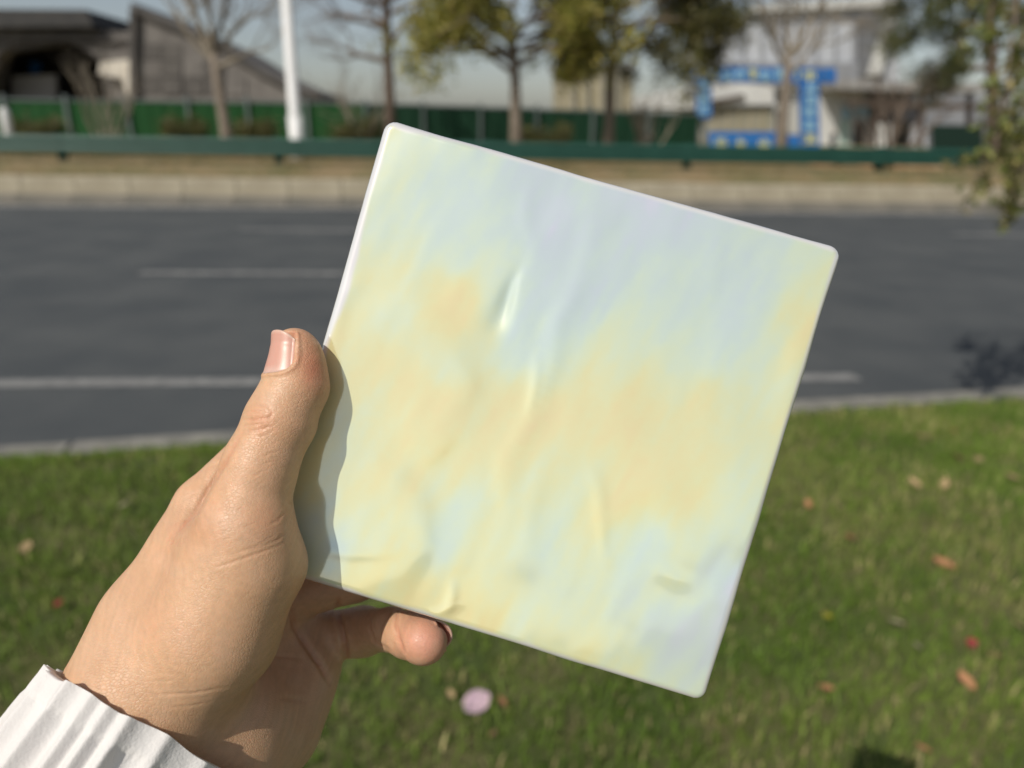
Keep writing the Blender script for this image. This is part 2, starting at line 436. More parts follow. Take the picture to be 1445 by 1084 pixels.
# ---- lamp post
D_P = 17.0
b, t = on(421, 226, D_P), on(403, -20, D_P)
lp = empty('lamp_post', RF(b[0], D_P, Z_V), 'tall white lamp post standing behind the guardrail, left of centre', 'lamp post')
top = (t[0] + (t[0] - b[0]) * 1.6, t[1] + (t[1] - b[1]) * 1.6)
MB().tube([RF(b[0], D_P, Z_V - .3), RF(b[0], D_P, Z_V + .9)], [.15, .15], 20).build('base_sleeve', 'white_metal', lp, True)
MB().tube([RF(b[0], D_P, Z_V + .9), RF(b[0], D_P, Z_V + .93), RF(top[0], D_P, top[1])], [.15, .125, .075], 20).build('pole', 'white_metal', lp, True)
MB().tube([RF(top[0], D_P, top[1] - .1), RF(top[0] + .1, D_P - .8, top[1] + .35), RF(top[0] + .1, D_P - 1.8, top[1] + .45)], [.06, .05, .05], 10).build('arm', 'white_metal', lp, True)
MB().tube([RF(top[0] + .1, D_P - 1.7, top[1] + .42), RF(top[0] + .1, D_P - 1.9, top[1] + .45), RF(top[0] + .1, D_P - 2.4, top[1] + .5)], [.05, .13, .1], 10).build('lamp_head', 'white_metal', lp, True)

# ---- short white post at the left edge
s_, zt = on(5, 152, 19.0)
wp = empty('white_post', RF(s_, 19.0, Z_V), 'short white post in front of the hoarding at the left edge', 'post')
MB().tube([RF(s_, 19, Z_V - .2), RF(s_, 19, zt - .08), RF(s_, 19, zt - .02), RF(s_, 19, zt)], [.10, .10, .08, .03], 16).build('shaft', 'white_metal', wp, True)
MB().tube([RF(s_, 19, Z_V - .05), RF(s_, 19, Z_V + .25), RF(s_, 19, Z_V + .28)], [.17, .16, .105], 16).build('foot', 'white_metal', wp, True)

# ---- trees
def unit(v): return v / (np.linalg.norm(v) + 1e-9)
def rand_dir(base, spread):
    v = unit(base) + np.array([random.gauss(0, 1) for _ in range(3)]) * spread
    return unit(v)
def grow(mb, p, d, L, r, depth, tips, up=.15, spread=.45, kids=3, sides=5, shrink=.66, taper=.55):
    n_ = 4; pts = [p]; rr = [r]
    for i in range(n_):
        d = unit(d + np.array([random.gauss(0, .12), random.gauss(0, .12), random.gauss(0, .08) + up * .25]))
        p = p + d * L / n_; pts.append(p); rr.append(r * (1 - (1 - taper) * (i + 1) / n_))
    mb.tube(pts, rr, sides if r > .012 else 3, False)
    if depth == 0:
        tips += pts[1:]; return
    if depth <= 2: tips += pts[2:]
    for k in range(kids):
        i = random.choice([2, 3, 4, 4]) if k else 4
        grow(mb, pts[i], rand_dir(d + np.array([0, 0, up]), spread), L * shrink * random.uniform(.7, 1.15), rr[i] * random.uniform(.55, .8), depth - 1, tips, up, spread, kids, sides, shrink, taper)
def leaves_mesh(mb_name, pts, n_, size, spread, cols, parent, aspect=.5, droop=0.0):
    pts = np.array(pts); base = np.zeros(3); q = parent
    while q: base += np.array(q.location); q = q.parent
    c = pts[RNG.integers(0, len(pts), n_)] + RNG.normal(0, spread, (n_, 3))
    a = RNG.normal(0, 1, (n_, 3)); a[:, 2] -= droop; a /= np.linalg.norm(a, axis=1)[:, None]
    b_ = np.cross(a, RNG.normal(0, 1, (n_, 3))); b_ /= np.linalg.norm(b_, axis=1)[:, None]
    s_ = size * RNG.uniform(.6, 1.4, (n_, 1))
    nn_ = np.cross(a, b_)
    V = np.stack([c - a * s_ / 2, c + b_ * s_ * aspect / 2 + nn_ * s_ * .08, c + a * s_ / 2, c - b_ * s_ * aspect / 2 + nn_ * s_ * .08], 1) - base
    ci = RNG.integers(0, len(cols), n_); cc = np.array(cols)[ci] * RNG.uniform(.65, 1.3, (n_, 1))
    idx = np.arange(n_ * 4).reshape(n_, 4)
    loops = np.concatenate([idx[:, [0, 1, 2]], idx[:, [0, 2, 3]]], 1)
    return fast_mesh(mb_name, V.reshape(-1, 3), loops, np.full(n_ * 2, 3), 'leaf_tint', parent, False, np.repeat(cc, 4, axis=0))
def tree(name, label, cat, trunk_px, d, r0, bark, twig, limbs, depth=3, up=.2, spread=.45, leaf=None, group='trees behind the guardrail', shrink=.66, kids=3, taper=.5):
    """trunk_px: trunk traced bottom to top; limbs: (index along trunk, direction (s,d,z), length)"""
    P = [RF(on(x, y, d)[0], d, on(x, y, d)[1]) for x, y in trunk_px]
    P[0][2] = Z_V - .15
    root = empty(name, P[0] + np.array([0, 0, .15]), label, cat, group)
    n_ = len(P); rr = [r0 * (1.35 if i == 0 else 1 - .5 * i / (n_ - 1)) for i in range(n_)]
    MB().tube(P, rr, 10).build('trunk', bark, root, True)
    mb = MB(); tips = []
    for idx, dr, L in limbs:
        i = int(idx); fr = idx - i
        p = P[i] * (1 - fr) + P[min(i + 1, n_ - 1)] * fr; r = rr[min(i, n_ - 1)] * .62
        grow(mb, p, unit(dr[0] * EV + dr[1] * NV + np.array([0, 0, dr[2]])), L, r, depth, tips, up, spread, kids, 5, shrink)
    mb.build('branches', twig, root, True)
    if leaf:
        leaves_mesh('foliage', tips, leaf['n'], leaf['size'], leaf['spread'], leaf['cols'], root, leaf.get('aspect', .5), leaf.get('droop', 0))
    return root

tree('bare_tree', 'pale bare tree with forked trunk, left of the white lamp post', 'tree', [(326, 226), (318, 180), (308, 120), (300, 72)], 18.0, .155, 'bark_pale', 'twig_pale',
     [(3, (-.35, .1, .8), 1.3), (3, (.25, -.1, 1), 1.4), (2.9, (.7, .2, .65), 1.2), (2.7, (-.75, -.1, .5), 1.2), (3, (.0, .2, 1), 1.5), (2.5, (.8, 0, .45), .9), (2.8, (-.5, .4, .7), 1.1), (2.95, (.4, -.5, .8), 1.2), (2.85, (-.2, -.3, 1), 1.4), (2.9, (.3, .3, 1), 1.5)], 4, .16, .36, kids=4, shrink=.72)
tree('bare_tree', 'brown bare tree with a straight trunk behind the tile\'s upper corner', 'tree', [(552, 214), (550, 150), (547, 70), (544, 0), (542, -60)], 22.0, .17, 'bark_brown', 'twig_brown',
     [(1.8, (-1, 0, .35), 1.0), (2.1, (.8, .2, .5), .9), (2.4, (-.9, -.2, .3), 1.2), (2.5, (-.7, .5, .4), 1.2), (2.7, (.9, .1, .3), 1.0), (2.9, (.5, .1, .5), 1.0), (2.9, (-1, .1, .2), 1.4), (3.1, (-.8, .1, .4), 1.3), (3.3, (-.6, -.6, .4), 1.2), (3.5, (.2, -.3, .8), 1.0), (4, (-.3, 0, 1), 1.2), (3.6, (-.9, .2, .2), 1.3), (3.4, (.8, .1, .3), 1.0)], 4, .03, .5, shrink=.72, kids=4)
tree('leafy_tree', 'tree with sparse yellow green leaves and a grey flared trunk, right of centre', 'tree', [(730, 222), (728, 170), (727, 110), (724, 70), (722, 20)], 18.0, .15, 'bark_pale', 'twig_brown',
     [(2.2, (-.9, -.1, .55), .9), (2.4, (.9, .1, .5), .85), (2.8, (-.9, .2, .5), 1.0), (2.9, (.9, .1, .4), 1.0), (3, (-.5, -.4, .8), 1.0), (3.2, (.5, -.3, .9), 1.0), (3.4, (-.9, .2, .4), 1.0), (3.6, (.9, -.1, .3), 1.0), (4, (0, .2, 1), 1.0), (3, (-1, 0, .1), 1.3), (3, (1, -.1, .1), 1.2), (2.6, (-1, .2, .3), 1.2), (3.3, (1, .2, .2), 1.3), (3.2, (-1, -.2, .3), 1.3)], 3, .0, .55,
     dict(n=15000, size=.12, spread=.14, cols=[(.26, .26, .05), (.34, .32, .06), (.18, .19, .04), (.40, .33, .10)]), kids=3, shrink=.70)
tree('leafy_tree', 'dense dark olive tree with a brown trunk right of the yellow green tree', 'tree', [(857, 222), (860, 170), (862, 110), (866, 60), (872, 0)], 19.0, .15, 'bark_pale', 'twig_brown',
     [(2.4, (.9, -.1, .6), 1.0), (2.6, (-.8, .1, .6), .7), (2.8, (1, .2, .4), 1.3), (3, (-.4, .1, .9), .8), (3, (.8, -.3, .5), 1.3), (3.2, (.9, .2, .3), 1.4), (3.4, (1, .1, .15), 1.5), (3.7, (.9, -.2, .2), 1.4), (3.5, (-.8, 0, .5), .8), (4, (.3, .1, 1), 1.0), (3.8, (.7, .5, .3), 1.3)], 3, .0, .5,
     dict(n=20000, size=.12, spread=.17, cols=[(.12, .12, .04), (.165, .16, .05), (.085, .09, .03), (.23, .20, .075)]), kids=3, shrink=.74)
tree('bare_tree', 'pale bare tree spreading in front of the blue site gate', 'tree', [(1102, 226), (1104, 180), (1110, 120), (1112, 80)], 18.0, .15, 'bark_pale', 'twig_pale',
     [(3, (-.6, .1, .8), 1.2), (2.9, (.8, -.1, .7), 1.2), (3, (.1, -.1, 1), 1.4), (2.4, (.8, .2, .75), 1.1), (3, (-.2, .3, 1), 1.3), (3, (.4, 0, 1), 1.3), (2.7, (-.8, -.2, .6), 1.0), (2.9, (.5, .5, .8), 1.2)], 4, .14, .38, shrink=.72, kids=4)
def bush(label, px, py0, py1, d, wpx, n_, bark, group='bare shrubs behind the guardrail', leaf=None, name='bare_shrub', cat='shrub', spread=.3):
    s_, zt = on(px, py1, d); half = wpx / 2 * d / F_PX; Hh = zt - Z_V
    root = empty(name, RF(s_, d, Z_V), label, cat, group)
    mb = MB(); tips = []
    for i in range(n_):
        u = (i + .5) / n_ * 2 - 1 + random.gauss(0, .1)
        dr = unit(np.array([u * half / Hh * 1.1, random.gauss(0, .25), 1.0]))
        grow(mb, RF(s_ + u * .1, d + random.gauss(0, .06), Z_V - .1), unit(dr[0] * EV + dr[1] * NV + np.array([0, 0, dr[2]])), Hh * random.uniform(.5, .68), .035, 2, tips, .2, spread, 3, 5, .55)
    mb.build('stems', bark, root, True)
    if leaf: leaves_mesh('foliage', tips, leaf['n'], leaf['size'], leaf['spread'], leaf['cols'], root)
bush('large bare many-stemmed shrub in front of the arched building', 130, 222, 70, 20, 120, 9, 'twig_pale')
bush('low bare pale shrub beside the dark end of the hoarding', 917, 222, 120, 19, 70, 12, 'twig_pale')
bush('bare brown shrub in front of the open shed', 1283, 222, 70, 19, 150, 15, 'twig_brown')
bush('thin wispy bare sapling around the straight brown tree', 505, 222, 70, 23, 120, 8, 'twig_pale', spread=.4)
for px, d, w_, h_, lb in ((48, 23, 90, 150, 'leftmost low olive shrub against the green hoarding'), (258, 23.5, 70, 150, 'round olive shrub left of the pale forked bare tree'),
                      (360, 23.5, 60, 155, 'round olive shrub between the forked bare tree and the white lamp post'), (505, 23, 75, 150, 'round olive shrub right of the white lamp post'), (775, 23.5, 110, 158, 'wide dark olive shrub between the two leafy trees')):
    s_, zt = on(px, h_, d)
    root = empty('round_shrub', RF(s_, d, Z_V), lb, 'shrub', 'olive shrubs along the hoarding')
    mb = MB(); tips = []; half = w_ / 2 * d / F_PX
    for i in range(9):
        an = i * .7; u = math.cos(an) * half * .8
        grow(mb, RF(s_ + u * .2, d, Z_V - .05), unit(EV * u + NV * math.sin(an) * half + np.array([0, 0, (zt - Z_V) * .8])), (zt - Z_V) * .55, .02, 1, tips, .1, .5, 4, 4, .5)
    mb.build('stems', 'twig_brown', root, True)
    leaves_mesh('foliage', tips, 2600, .09, .12, [(.10, .11, .03), (.16, .13, .05), (.07, .085, .025)], root)
# conifer at upper right
tree('evergreen_tree', 'dense dark green evergreen tree at the upper right', 'tree', [(1405, 226), (1402, 150), (1398, 60), (1394, -60), (1390, -150)], 21.0, .18, 'bark_brown', 'twig_brown',
     [(1.6, (-1, -.1, .2), .9), (1.9, (1, 0, .2), 1.0), (2.0, (-.9, -.4, .1), 1.2), (2.2, (-.9, .3, .15), 1.3), (2.3, (.8, -.4, .1), 1.2), (2.5, (-1, .0, .15), 1.4), (2.7, (-.7, -.5, .2), 1.3), (2.9, (.9, .1, .3), 1.2), (4, (0, 0, 1), 1.0), (3.0, (.3, -.9, .1), 1.2), (3.1, (-1, .2, .1), 1.4), (2.1, (.2, -1, .1), 1.1), (2.6, (.4, .9, .1), 1.1), (3.4, (.5, -.3, .4), 1.0), (3.7, (-.6, .2, .5), .9), (3.85, (.3, .2, .7), .8)], 3, -.04, .42,
     dict(n=30000, size=.14, spread=.15, cols=[(.06, .08, .025), (.09, .108, .033), (.13, .135, .04)], aspect=.25, droop=.5), kids=3, shrink=.7)

# ---- near tree at right, its hanging sprays enter the picture
D_N = 3.1
root = empty('roadside_tree', (4.15, 3.0, .05), 'near tree with hanging leafy sprays at the right edge of the picture', 'tree')
tb = [np.array([4.15, 3.0, -.05]), np.array([4.1, 3.0, 1.0]), np.array([4.0, 3.05, 2.1]), np.array([3.8, 3.1, 3.0])]
MB().tube(tb, [.11, .085, .075, .05], 12).build('trunk', 'bark_brown', root, True)
mb = MB(); tips = []
sprays = [((1438, -40), (1428, 90), (1400, 230), 3.0), ((1470, -60), (1450, 120), (1432, 280), 3.15), ((1400, -70), (1402, 10), (1392, 60), 3.2), ((1500, -40), (1480, 130), (1445, 255), 2.9), ((1450, 40), (1415, 170), (1372, 268), 3.1), ((1520, 0), (1470, 180), (1420, 295), 3.05), ((1540, -50), (1530, 100), (1490, 240), 3.2), ((1600, -80), (1580, 100), (1560, 280), 3.0)]
pts_l = []
for a, b_, c, dd in sprays:
    A = cam_to_world(np.array([(a[0] - CX) / F_PX, (a[1] - CY) / F_PX, 1]) * dd); B = cam_to_world(np.array([(b_[0] - CX) / F_PX, (b_[1] - CY) / F_PX, 1]) * dd); C = cam_to_world(np.array([(c[0] - CX) / F_PX, (c[1] - CY) / F_PX, 1]) * dd)
    cur = [(1 - t) ** 2 * A + 2 * t * (1 - t) * B + t * t * C for t in np.linspace(0, 1, 14)]
    st_ = tb[3] if A[0] > 2.2 else tb[3]
    mb.tube([tb[2] * .3 + tb[3] * .7, (tb[3] + A) / 2 + np.array([0, 0, .25]), A], [.03, .018, .008], 6, False)
    mb.tube(cur, [.008 - .0055 * i / 13 for i in range(14)], 5, False)
    for i, p in enumerate(cur):
        if i > 1:
            for _ in range(3):
                q = p + np.array([random.gauss(0, .05), random.gauss(0, .06), random.gauss(-.05, .05)])
                mb.tube([p, q], [.002, .001], 3, False); pts_l += [q, (p + q) / 2]
for i in range(9):
    an = i * 2.4; grow(mb, tb[2] * (.1 * (i % 5)) + tb[3] * (1 - .1 * (i % 5)), unit(np.array([math.cos(an) * .8 + .35, math.sin(an), .7])), .55, .025, 2, pts_l, .1, .5, 3, 5, .7)
mb.build('branches', 'twig_brown', root, True)
leaves_mesh('foliage', pts_l, 3400, .045, .016, [(.14, .17, .035), (.20, .20, .05), (.09, .12, .03), (.30, .25, .10)], root, .42, .8)

# ---- left building with the arch
D_B = 46.0
def outl(pts, d): return [on(x, y, d) for x, y in pts]
bl = empty('arched_building', RF(on(80, 150, D_B)[0], D_B, .5), 'dark grey stone building with a wide arched opening, at the left', 'building')
zb = .3
# wall with arch cut-out traced as one outline
c = [(-320, 40), (190, 46), (190, 185)]
arch_pts = [(158, 185), (157, 120), (150, 98), (138, 82), (120, 68), (95, 57), (66, 54), (40, 57), (18, 64), (2, 74), (-14, 90), (-24, 110), (-30, 185)]
pl = outl([(-320, 185), (-320, 38), (188, 45), (188, 185)] + arch_pts, D_B)
pl = [(a, max(z, zb) if z < 1.5 else z) for a, z in pl]
pl = [(a, zb if z < 1.2 else z) for a, z in pl]
def concave(name, pts, d0, d1, m, parent):
    bm = bmesh.new()
    base = np.zeros(3); q = parent
    while q: base += np.array(q.location); q = q.parent
    vs = [bm.verts.new(RF(a, d0, z) - base) for a, z in pts]
    f = bm.faces.new(vs); bmesh.ops.triangulate(bm, faces=[f])
    r = bmesh.ops.extrude_face_region(bm, geom=bm.faces[:])
    bmesh.ops.translate(bm, verts=[v for v in r['geom'] if isinstance(v, bmesh.types.BMVert)], vec=tuple(NV * (d1 - d0)))
    bmesh.ops.recalc_face_normals(bm, faces=bm.faces[:])
    me = bpy.data.meshes.new(name); bm.to_mesh(me); bm.free(); me.materials.append(MATS[m])
    o = bpy.data.objects.new(name, me); COL.objects.link(o); o.parent = parent; return o
concave('wall', pl, D_B, D_B + 1.2, 'stone_light', bl)
# arch ring stones
ring_px = arch_pts[1:-1]
for i in range(len(ring_px) - 1):
    a, b_ = on(*ring_px[i], D_B), on(*ring_px[i + 1], D_B); cc = on(66, 150, D_B)
    o_ = lambda p: (p[0] + (p[0] - cc[0]) * .12, p[1] + (p[1] - cc[1]) * .12)
    i_ = lambda p, f: (a[0] * (1 - f) + b_[0] * f, a[1] * (1 - f) + b_[1] * f)
    q0, q1 = i_(0, .03), i_(0, .97)
    MB().prism([q0, q1, o_(q1), o_(q0)], D_B - .12, D_B - .003).build('arch_stone', 'stone_wall', bl)
p0, p1 = outl([(-320, 44), (142, 40)], D_B), outl([(132, 17), (-320, 14)], D_B)
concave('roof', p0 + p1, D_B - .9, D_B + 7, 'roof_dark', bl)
MB().prism(outl([(-320, 50), (187.5, 56), (187.5, 60), (-320, 54)], D_B), D_B - .25, D_B - .003).build('string_course', 'stone_wall', bl)
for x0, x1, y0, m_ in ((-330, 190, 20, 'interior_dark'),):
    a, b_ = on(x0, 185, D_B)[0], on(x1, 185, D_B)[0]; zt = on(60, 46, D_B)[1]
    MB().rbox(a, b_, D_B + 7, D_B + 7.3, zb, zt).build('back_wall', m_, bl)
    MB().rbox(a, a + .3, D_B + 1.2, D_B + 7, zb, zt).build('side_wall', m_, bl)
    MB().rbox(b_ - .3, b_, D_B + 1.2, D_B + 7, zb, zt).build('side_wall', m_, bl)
MB().prism(outl([(22, 185), (22, 108), (82, 106), (82, 185)], D_B + 4), D_B + 3.6, D_B + 4).build('inner_partition', 'interior_grey', bl)
MB().prism(outl([(44, 104), (44, 88), (58, 88), (58, 104)], D_B + 5), D_B + 4.8, D_B + 5).build('inner_sign', 'banner_blue', bl)
MB().prism(outl([(146, 106), (148, 90), (196, 84), (199, 140), (184, 140), (180, 112)], D_B - 1), D_B - 1.6, D_B - .4).build('sunlit_wall_part', 'cream', bl)  # sunlit stretch of the wall, its brightness put in as cream colour
# sloping wing
D_W = 43.5
wg = empty('sloping_wing', RF(on(300, 150, D_W)[0], D_W, .4), 'tall grey stone building wing with a roofline sweeping down to the right', 'building')
top_l = [(188, 10), (200, 20), (225, 31), (262, 46), (298, 61), (330, 80), (362, 101), (395, 118), (425, 130), (452, 137)]
pl = outl([(188, 185)] + top_l + [(456, 185)], D_W); pl = [(a, zb if z < 1.2 else z) for a, z in pl]
concave('wall', pl, D_W, D_W + 9, 'stone_light', wg)
for i in range(len(top_l) - 1):
    a, b_ = on(*top_l[i], D_W), on(*top_l[i + 1], D_W)
    MB().prism([(a[0], a[1] - .02), (b_[0], b_[1] - .02), (b_[0], b_[1] + .22), (a[0], a[1] + .22)], D_W - .3, D_W + 9.2).build('coping', 'stone_wall', wg)
MB().prism(outl([(186, 185), (186, 12), (194, 16), (194, 185)], D_W), D_W - .35, D_W - .004).build('corner_pier', 'stone_wall', wg)
# stone panels on the wing (courses, alternate depth)
rows = [(62, 84), (86, 108), (110, 134)]
for (ya, yb) in rows:
    for x in range(200, 400, 30):
        lim = np.interp(x + 28, [p[0] for p in top_l], [p[1] for p in top_l])
        if ya < lim + 8: continue
        MB().prism(outl([(x, yb), (x, ya), (x + 27, ya), (x + 27, yb)], D_W), D_W - random.uniform(.04, .1), D_W - .003).build('stone_panel', random.choice(['stone_wall', 'stone_light']), wg)

# ---- right hand building site
def blk(name, pts, d, depth, m, parent):
    q = outl(pts, d); q = [(a, .45 if z < .9 else z) for a, z in q]
    return concave(name, q, d, d + depth, m, parent)
D1 = 55.0
tb_ = empty('tan_building', RF(on(846, 150, D1)[0], D1, .4), 'plain tan building above the hoarding between the two trunks', 'building')
blk('wall', [(800, 190), (800, 92), (893, 96), (893, 190)], D1, 8, 'tan_wall', tb_)
for x in (806, 826, 848, 870): blk('pilaster', [(x, 190), (x, 98), (x + 5, 98), (x + 5, 190)], D1 - .3, .29, 'olive_wall', tb_)
blk('roof', [(796, 93), (796, 86), (897, 90), (897, 97)], D1 - .5, 9, 'shed_roof', tb_)
D2 = 70.0
pb = empty('pale_building', RF(on(1150, 150, D2)[0], D2, .4), 'large pale grey building with a dark vertical panel at the upper right', 'building')
blk('wall', [(1030, 185), (1032, 30), (1075, 8), (1268, -4), (1268, 185)], D2, 14, 'pale_panel', pb)
blk('dark_panel', [(1213, 108), (1214, 24), (1253, 22), (1250, 108)], D2 - .6, .59, 'grey_panel', pb)
blk('brace', [(1226, 106), (1253, 22), (1266, 18), (1244, 106)], D2 - 1.0, .38, 'white_panel', pb)
blk('cornice', [(1060, 16), (1060, 8), (1272, -6), (1272, 8)], D2 - .8, .79, 'white_panel', pb)
blk('plinth_band', [(1034, 112), (1034, 88), (1212, 88), (1212, 112)], D2 - .5, .49, 'mid_grey', pb)
for x in range(1048, 1205, 26): blk('joint_strip', [(x, 87), (x, 22), (x + 3, 22), (x + 3, 87)], D2 - .2, .19, 'mid_grey', pb)
D3 = 44.0
cb = empty('low_shed', RF(on(1050, 150, D3)[0], D3, .4), 'low olive shed with a white curved roof behind the gate', 'shed')
blk('wall', [(990, 190), (998, 160), (1004, 150), (1092, 148), (1092, 190)], D3, 6, 'olive_wall', cb)
blk('roof', [(930, 152), (932, 132), (990, 122), (1040, 116), (1070, 119), (1092, 124), (1092, 146), (1006, 149), (990, 154)], D3 - .4, 7, 'white_panel', cb)
blk('gutter', [(990, 144), (1050, 133), (1052, 138), (992, 150)], D3 - .6, .19, 'shed_brown', cb)
for x in range(1010, 1090, 16): blk('wall_batten', [(x, 190), (x, 152), (x + 3, 152), (x + 3, 190)], D3 - .12, .118, 'tan_wall', cb)
D4 = 40.0
ct = empty('site_cabin', RF(on(1185, 150, D4)[0], D4, .4), 'white site cabin with a pale blue sign right of the gate', 'cabin')
blk('wall', [(1148, 200), (1148, 118), (1222, 118), (1226, 200)], D4, 5, 'white_panel', ct)
blk('mint_panel', [(1186, 200), (1186, 170), (1200, 170), (1200, 200)], D4 - .1, .097, 'mint_panel', ct)
blk('window', [(1206, 196), (1206, 172), (1220, 172), (1220, 196)], D4 - .06, .057, 'window_dark', ct)
blk('sign', [(1189, 168), (1189, 152), (1226, 150), (1226, 166)], D4 - .2, .08, 'sky_panel', ct)
blk('roof', [(1142, 121), (1142, 112), (1230, 112), (1230, 121)], D4 - .4, 6, 'shed_roof', ct)
sh = empty('open_shed', RF(on(1310, 150, D4)[0], D4, .4), 'open shed with a dark brown interior under a pale flat roof', 'shed')
blk('roof', [(1180, 126), (1180, 115), (1400, 118), (1400, 130)], D4 - 2.0, 8, 'shed_roof', sh)
blk('back_wall', [(1226.5, 200), (1226.5, 130), (1400, 134), (1400, 200)], D4 + 5, .3, 'mid_grey', sh)
blk('lintel', [(1200, 150), (1200, 143), (1400, 148), (1400, 155)], D4 - 1.6, .3, 'shed_brown', sh)
for x in (1232, 1300, 1368): blk('post', [(x, 200), (x, 128), (x + 5, 128), (x + 5, 200)], D4 - 1.3, .25, 'shed_brown', sh)
blk('white_door', [(1230, 200), (1230, 174), (1258, 174), (1258, 200)], D4 - 1.0, .2, 'white_panel', sh)
blk('white_door', [(1288, 200), (1288, 176), (1312, 176), (1312, 200)], D4 - 1.0, .2, 'pale_panel', sh)
blk('green_screen', [(1226, 210), (1226, 172), (1290, 172), (1290, 210)], D4 + 1.3, .1, 'deep_green', sh)
D5 = 30.0
for x0, x1, y0, lb in ((938, 984, 166, 'dark green solid screen panel at the right end of the hoarding'), (1313, 1386, 176, 'dark green solid screen panel in front of the open shed')):
    sc_ = empty('screen_panel', RF(on((x0 + x1) / 2, 200, D5)[0], D5, .5), lb, 'screen', None)
    blk('sheet', [(x0, 230), (x0, y0), (x1, y0 + 1), (x1, 230)], D5, .06, 'deep_green', sc_)
    for xx in (x0 - 2, x1): blk('post', [(xx, 230), (xx, y0 - 3), (xx + 2.5, y0 - 3), (xx + 2.5, 230)], D5 - .05, .16, 'grey_panel', sc_)
# blue gate with lettering
D6 = 33.0
gt = empty('site_gate', RF(on(1070, 150, D6)[0], D6, .5), 'blue site gate frame with pale yellow lettering on beam and posts', 'gate')
def glyphs(part, cx_, cy_, w_, h_, d, m):
    mb = MB(); k = w_ / 2; g_ = h_ / 2
    bars = [(-.8, .8, -.9, -.65), (-.9, .9, .6, .82), (-.15, .12, -.9, .8), (-.75, -.5, -.5, .5), (.5, .75, -.5, .5), (-.7, .7, -.1, .1)]
    for a, b_, y0, y1 in random.sample(bars, 4) + [bars[2]]:
        mb.prism(outl([(cx_ + a * k, cy_ + y1 * g_), (cx_ + a * k, cy_ + y0 * g_), (cx_ + b_ * k, cy_ + y0 * g_), (cx_ + b_ * k, cy_ + y1 * g_)], d - random.uniform(.02, .05)), d - .05 - random.uniform(0, .01), d - .002)
    mb.build('lettering', m, part)
be = blk('beam', [(967, 115), (967, 94), (1180, 96), (1180, 117)], D6, .8, 'banner_blue', gt)
for i, x in enumerate((1008, 1026, 1044, 1062, 1080, 1098, 1130, 1148)): glyphs(be, x, 105 + (x - 1008) * .012, 16, 17, D6, 'letter_pale' if i % 3 else 'letter_yellow')
blk('pole', [(992, 230), (992, 166), (996, 166), (996, 230)], D6 - .2, .15, 'galvanised', gt)
po = blk('post_banner', [(985, 166), (985, 94.5), (1004, 94.5), (1004, 166)], D6 - .3, .297, 'banner_blue', gt)
for i, y in enumerate((106, 122, 138, 154)): glyphs(po, 994, y, 17, 14, D6 - .3, 'letter_yellow' if i == 0 else 'letter_pale')
po = blk('post_banner', [(1131, 225), (1131, 96), (1155, 96), (1155, 225)], D6 - .3, .297, 'banner_blue', gt)
for i, y in enumerate((108, 124, 142, 160, 178, 196)): glyphs(po, 1143, y, 19, 15, D6 - .3, 'letter_yellow' if i in (0, 5) else 'letter_pale')
D7 = 29.0
bn = empty('low_banner', RF(on(1050, 200, D7)[0], D7, .5), 'low blue banner with yellow marks along the ground behind the guardrail', 'banner')
sh_ = blk('sheet', [(1000, 240), (1000, 186), (1096, 186), (1096, 240)], D7, .06, 'banner_blue', bn)
for i, x in enumerate((1018, 1044, 1078)): glyphs(sh_, x, 202, 17, 13, D7, 'letter_yellow')
blk('red_mark', [(1082, 212), (1082, 200), (1092, 200), (1092, 212)], D7 - .04, .038, 'banner_red', sh_)
bn2 = empty('low_banner', RF(on(1119, 200, D7)[0], D7, .5), 'small square blue banner panel beside the right gate post', 'banner')
blk('sheet', [(1108, 240), (1108, 190), (1130, 190), (1130, 240)], D7, .06, 'banner_blue', bn2)
for xx in (1107, 1129): blk('stake', [(xx, 240), (xx, 187), (xx + 2, 187), (xx + 2, 240)], D7 - .06, .055, 'grey_panel', bn2)
# brick heaps under the shed
for i, (x, w_) in enumerate(((1240, 40), (1275, 30), (1310, 26), (1170, 40))):
    s_, _ = on(x, 225, 16.6)
    pr = empty('brick_heap', RF(s_, 16.6, Z_V + .01), ['longest low heap of orange bricks right of the site cabin', 'middle heap of orange bricks below the open shed', 'rightmost small heap of orange bricks', 'low heap of bricks below the site cabin'][i], 'brick heap', 'brick heaps behind the guardrail')
    me = None
    for k in range(14):
        o = MB()
        a = s_ + random.uniform(-1, 1) * w_ / 2 * 16.6 / F_PX; z0 = Z_V + .01 + random.choice([0, .066])
        dd = 16.6 + random.uniform(-.25, .25)
        o.rbox(a - .11, a + .11, dd - .055, dd + .055, z0, z0 + .065); o.build('brick', 'brick_pile', pr)

# worker on the site, far away
# (built with the same field modeller as the hand, below)

# ================================================================== FIELD MODELLER
def rcone(P, a, b, r1, r2):
    a, b = np.asarray(a, np.float32), np.asarray(b, np.float32)
    ba = b - a; L = float(np.sqrt(ba @ ba)); bb = (r1 - r2) / L; aa = math.sqrt(max(1 - bb * bb, 1e-9))
    pa = (P - a).astype(np.float32); y = pa @ (ba / np.float32(L)); pp = np.einsum('...i,...i->...', pa, pa)
    x2 = np.maximum(pp - y * y, 0); x = np.sqrt(x2)
    k = aa * y - bb * x
    d = aa * x + bb * y - r1
    d = np.where(k < 0, np.sqrt(pp) - r1, d)
    return np.where(k > aa * L, np.sqrt(x2 + (y - L) ** 2) - r2, d)
def smin(a, b, k):
    h = np.maximum(k - np.abs(a - b), 0) / k
    return np.minimum(a, b) - h * h * k * .25
def smax(a, b, k): return -smin(-a, -b, k)
def chain(P, pts, k):
    d = None
    for (a, ra), (b, rb) in zip(pts[:-1], pts[1:]):
        q = rcone(P, a, b, ra, rb); d = q if d is None else smin(d, q, k)
    return d
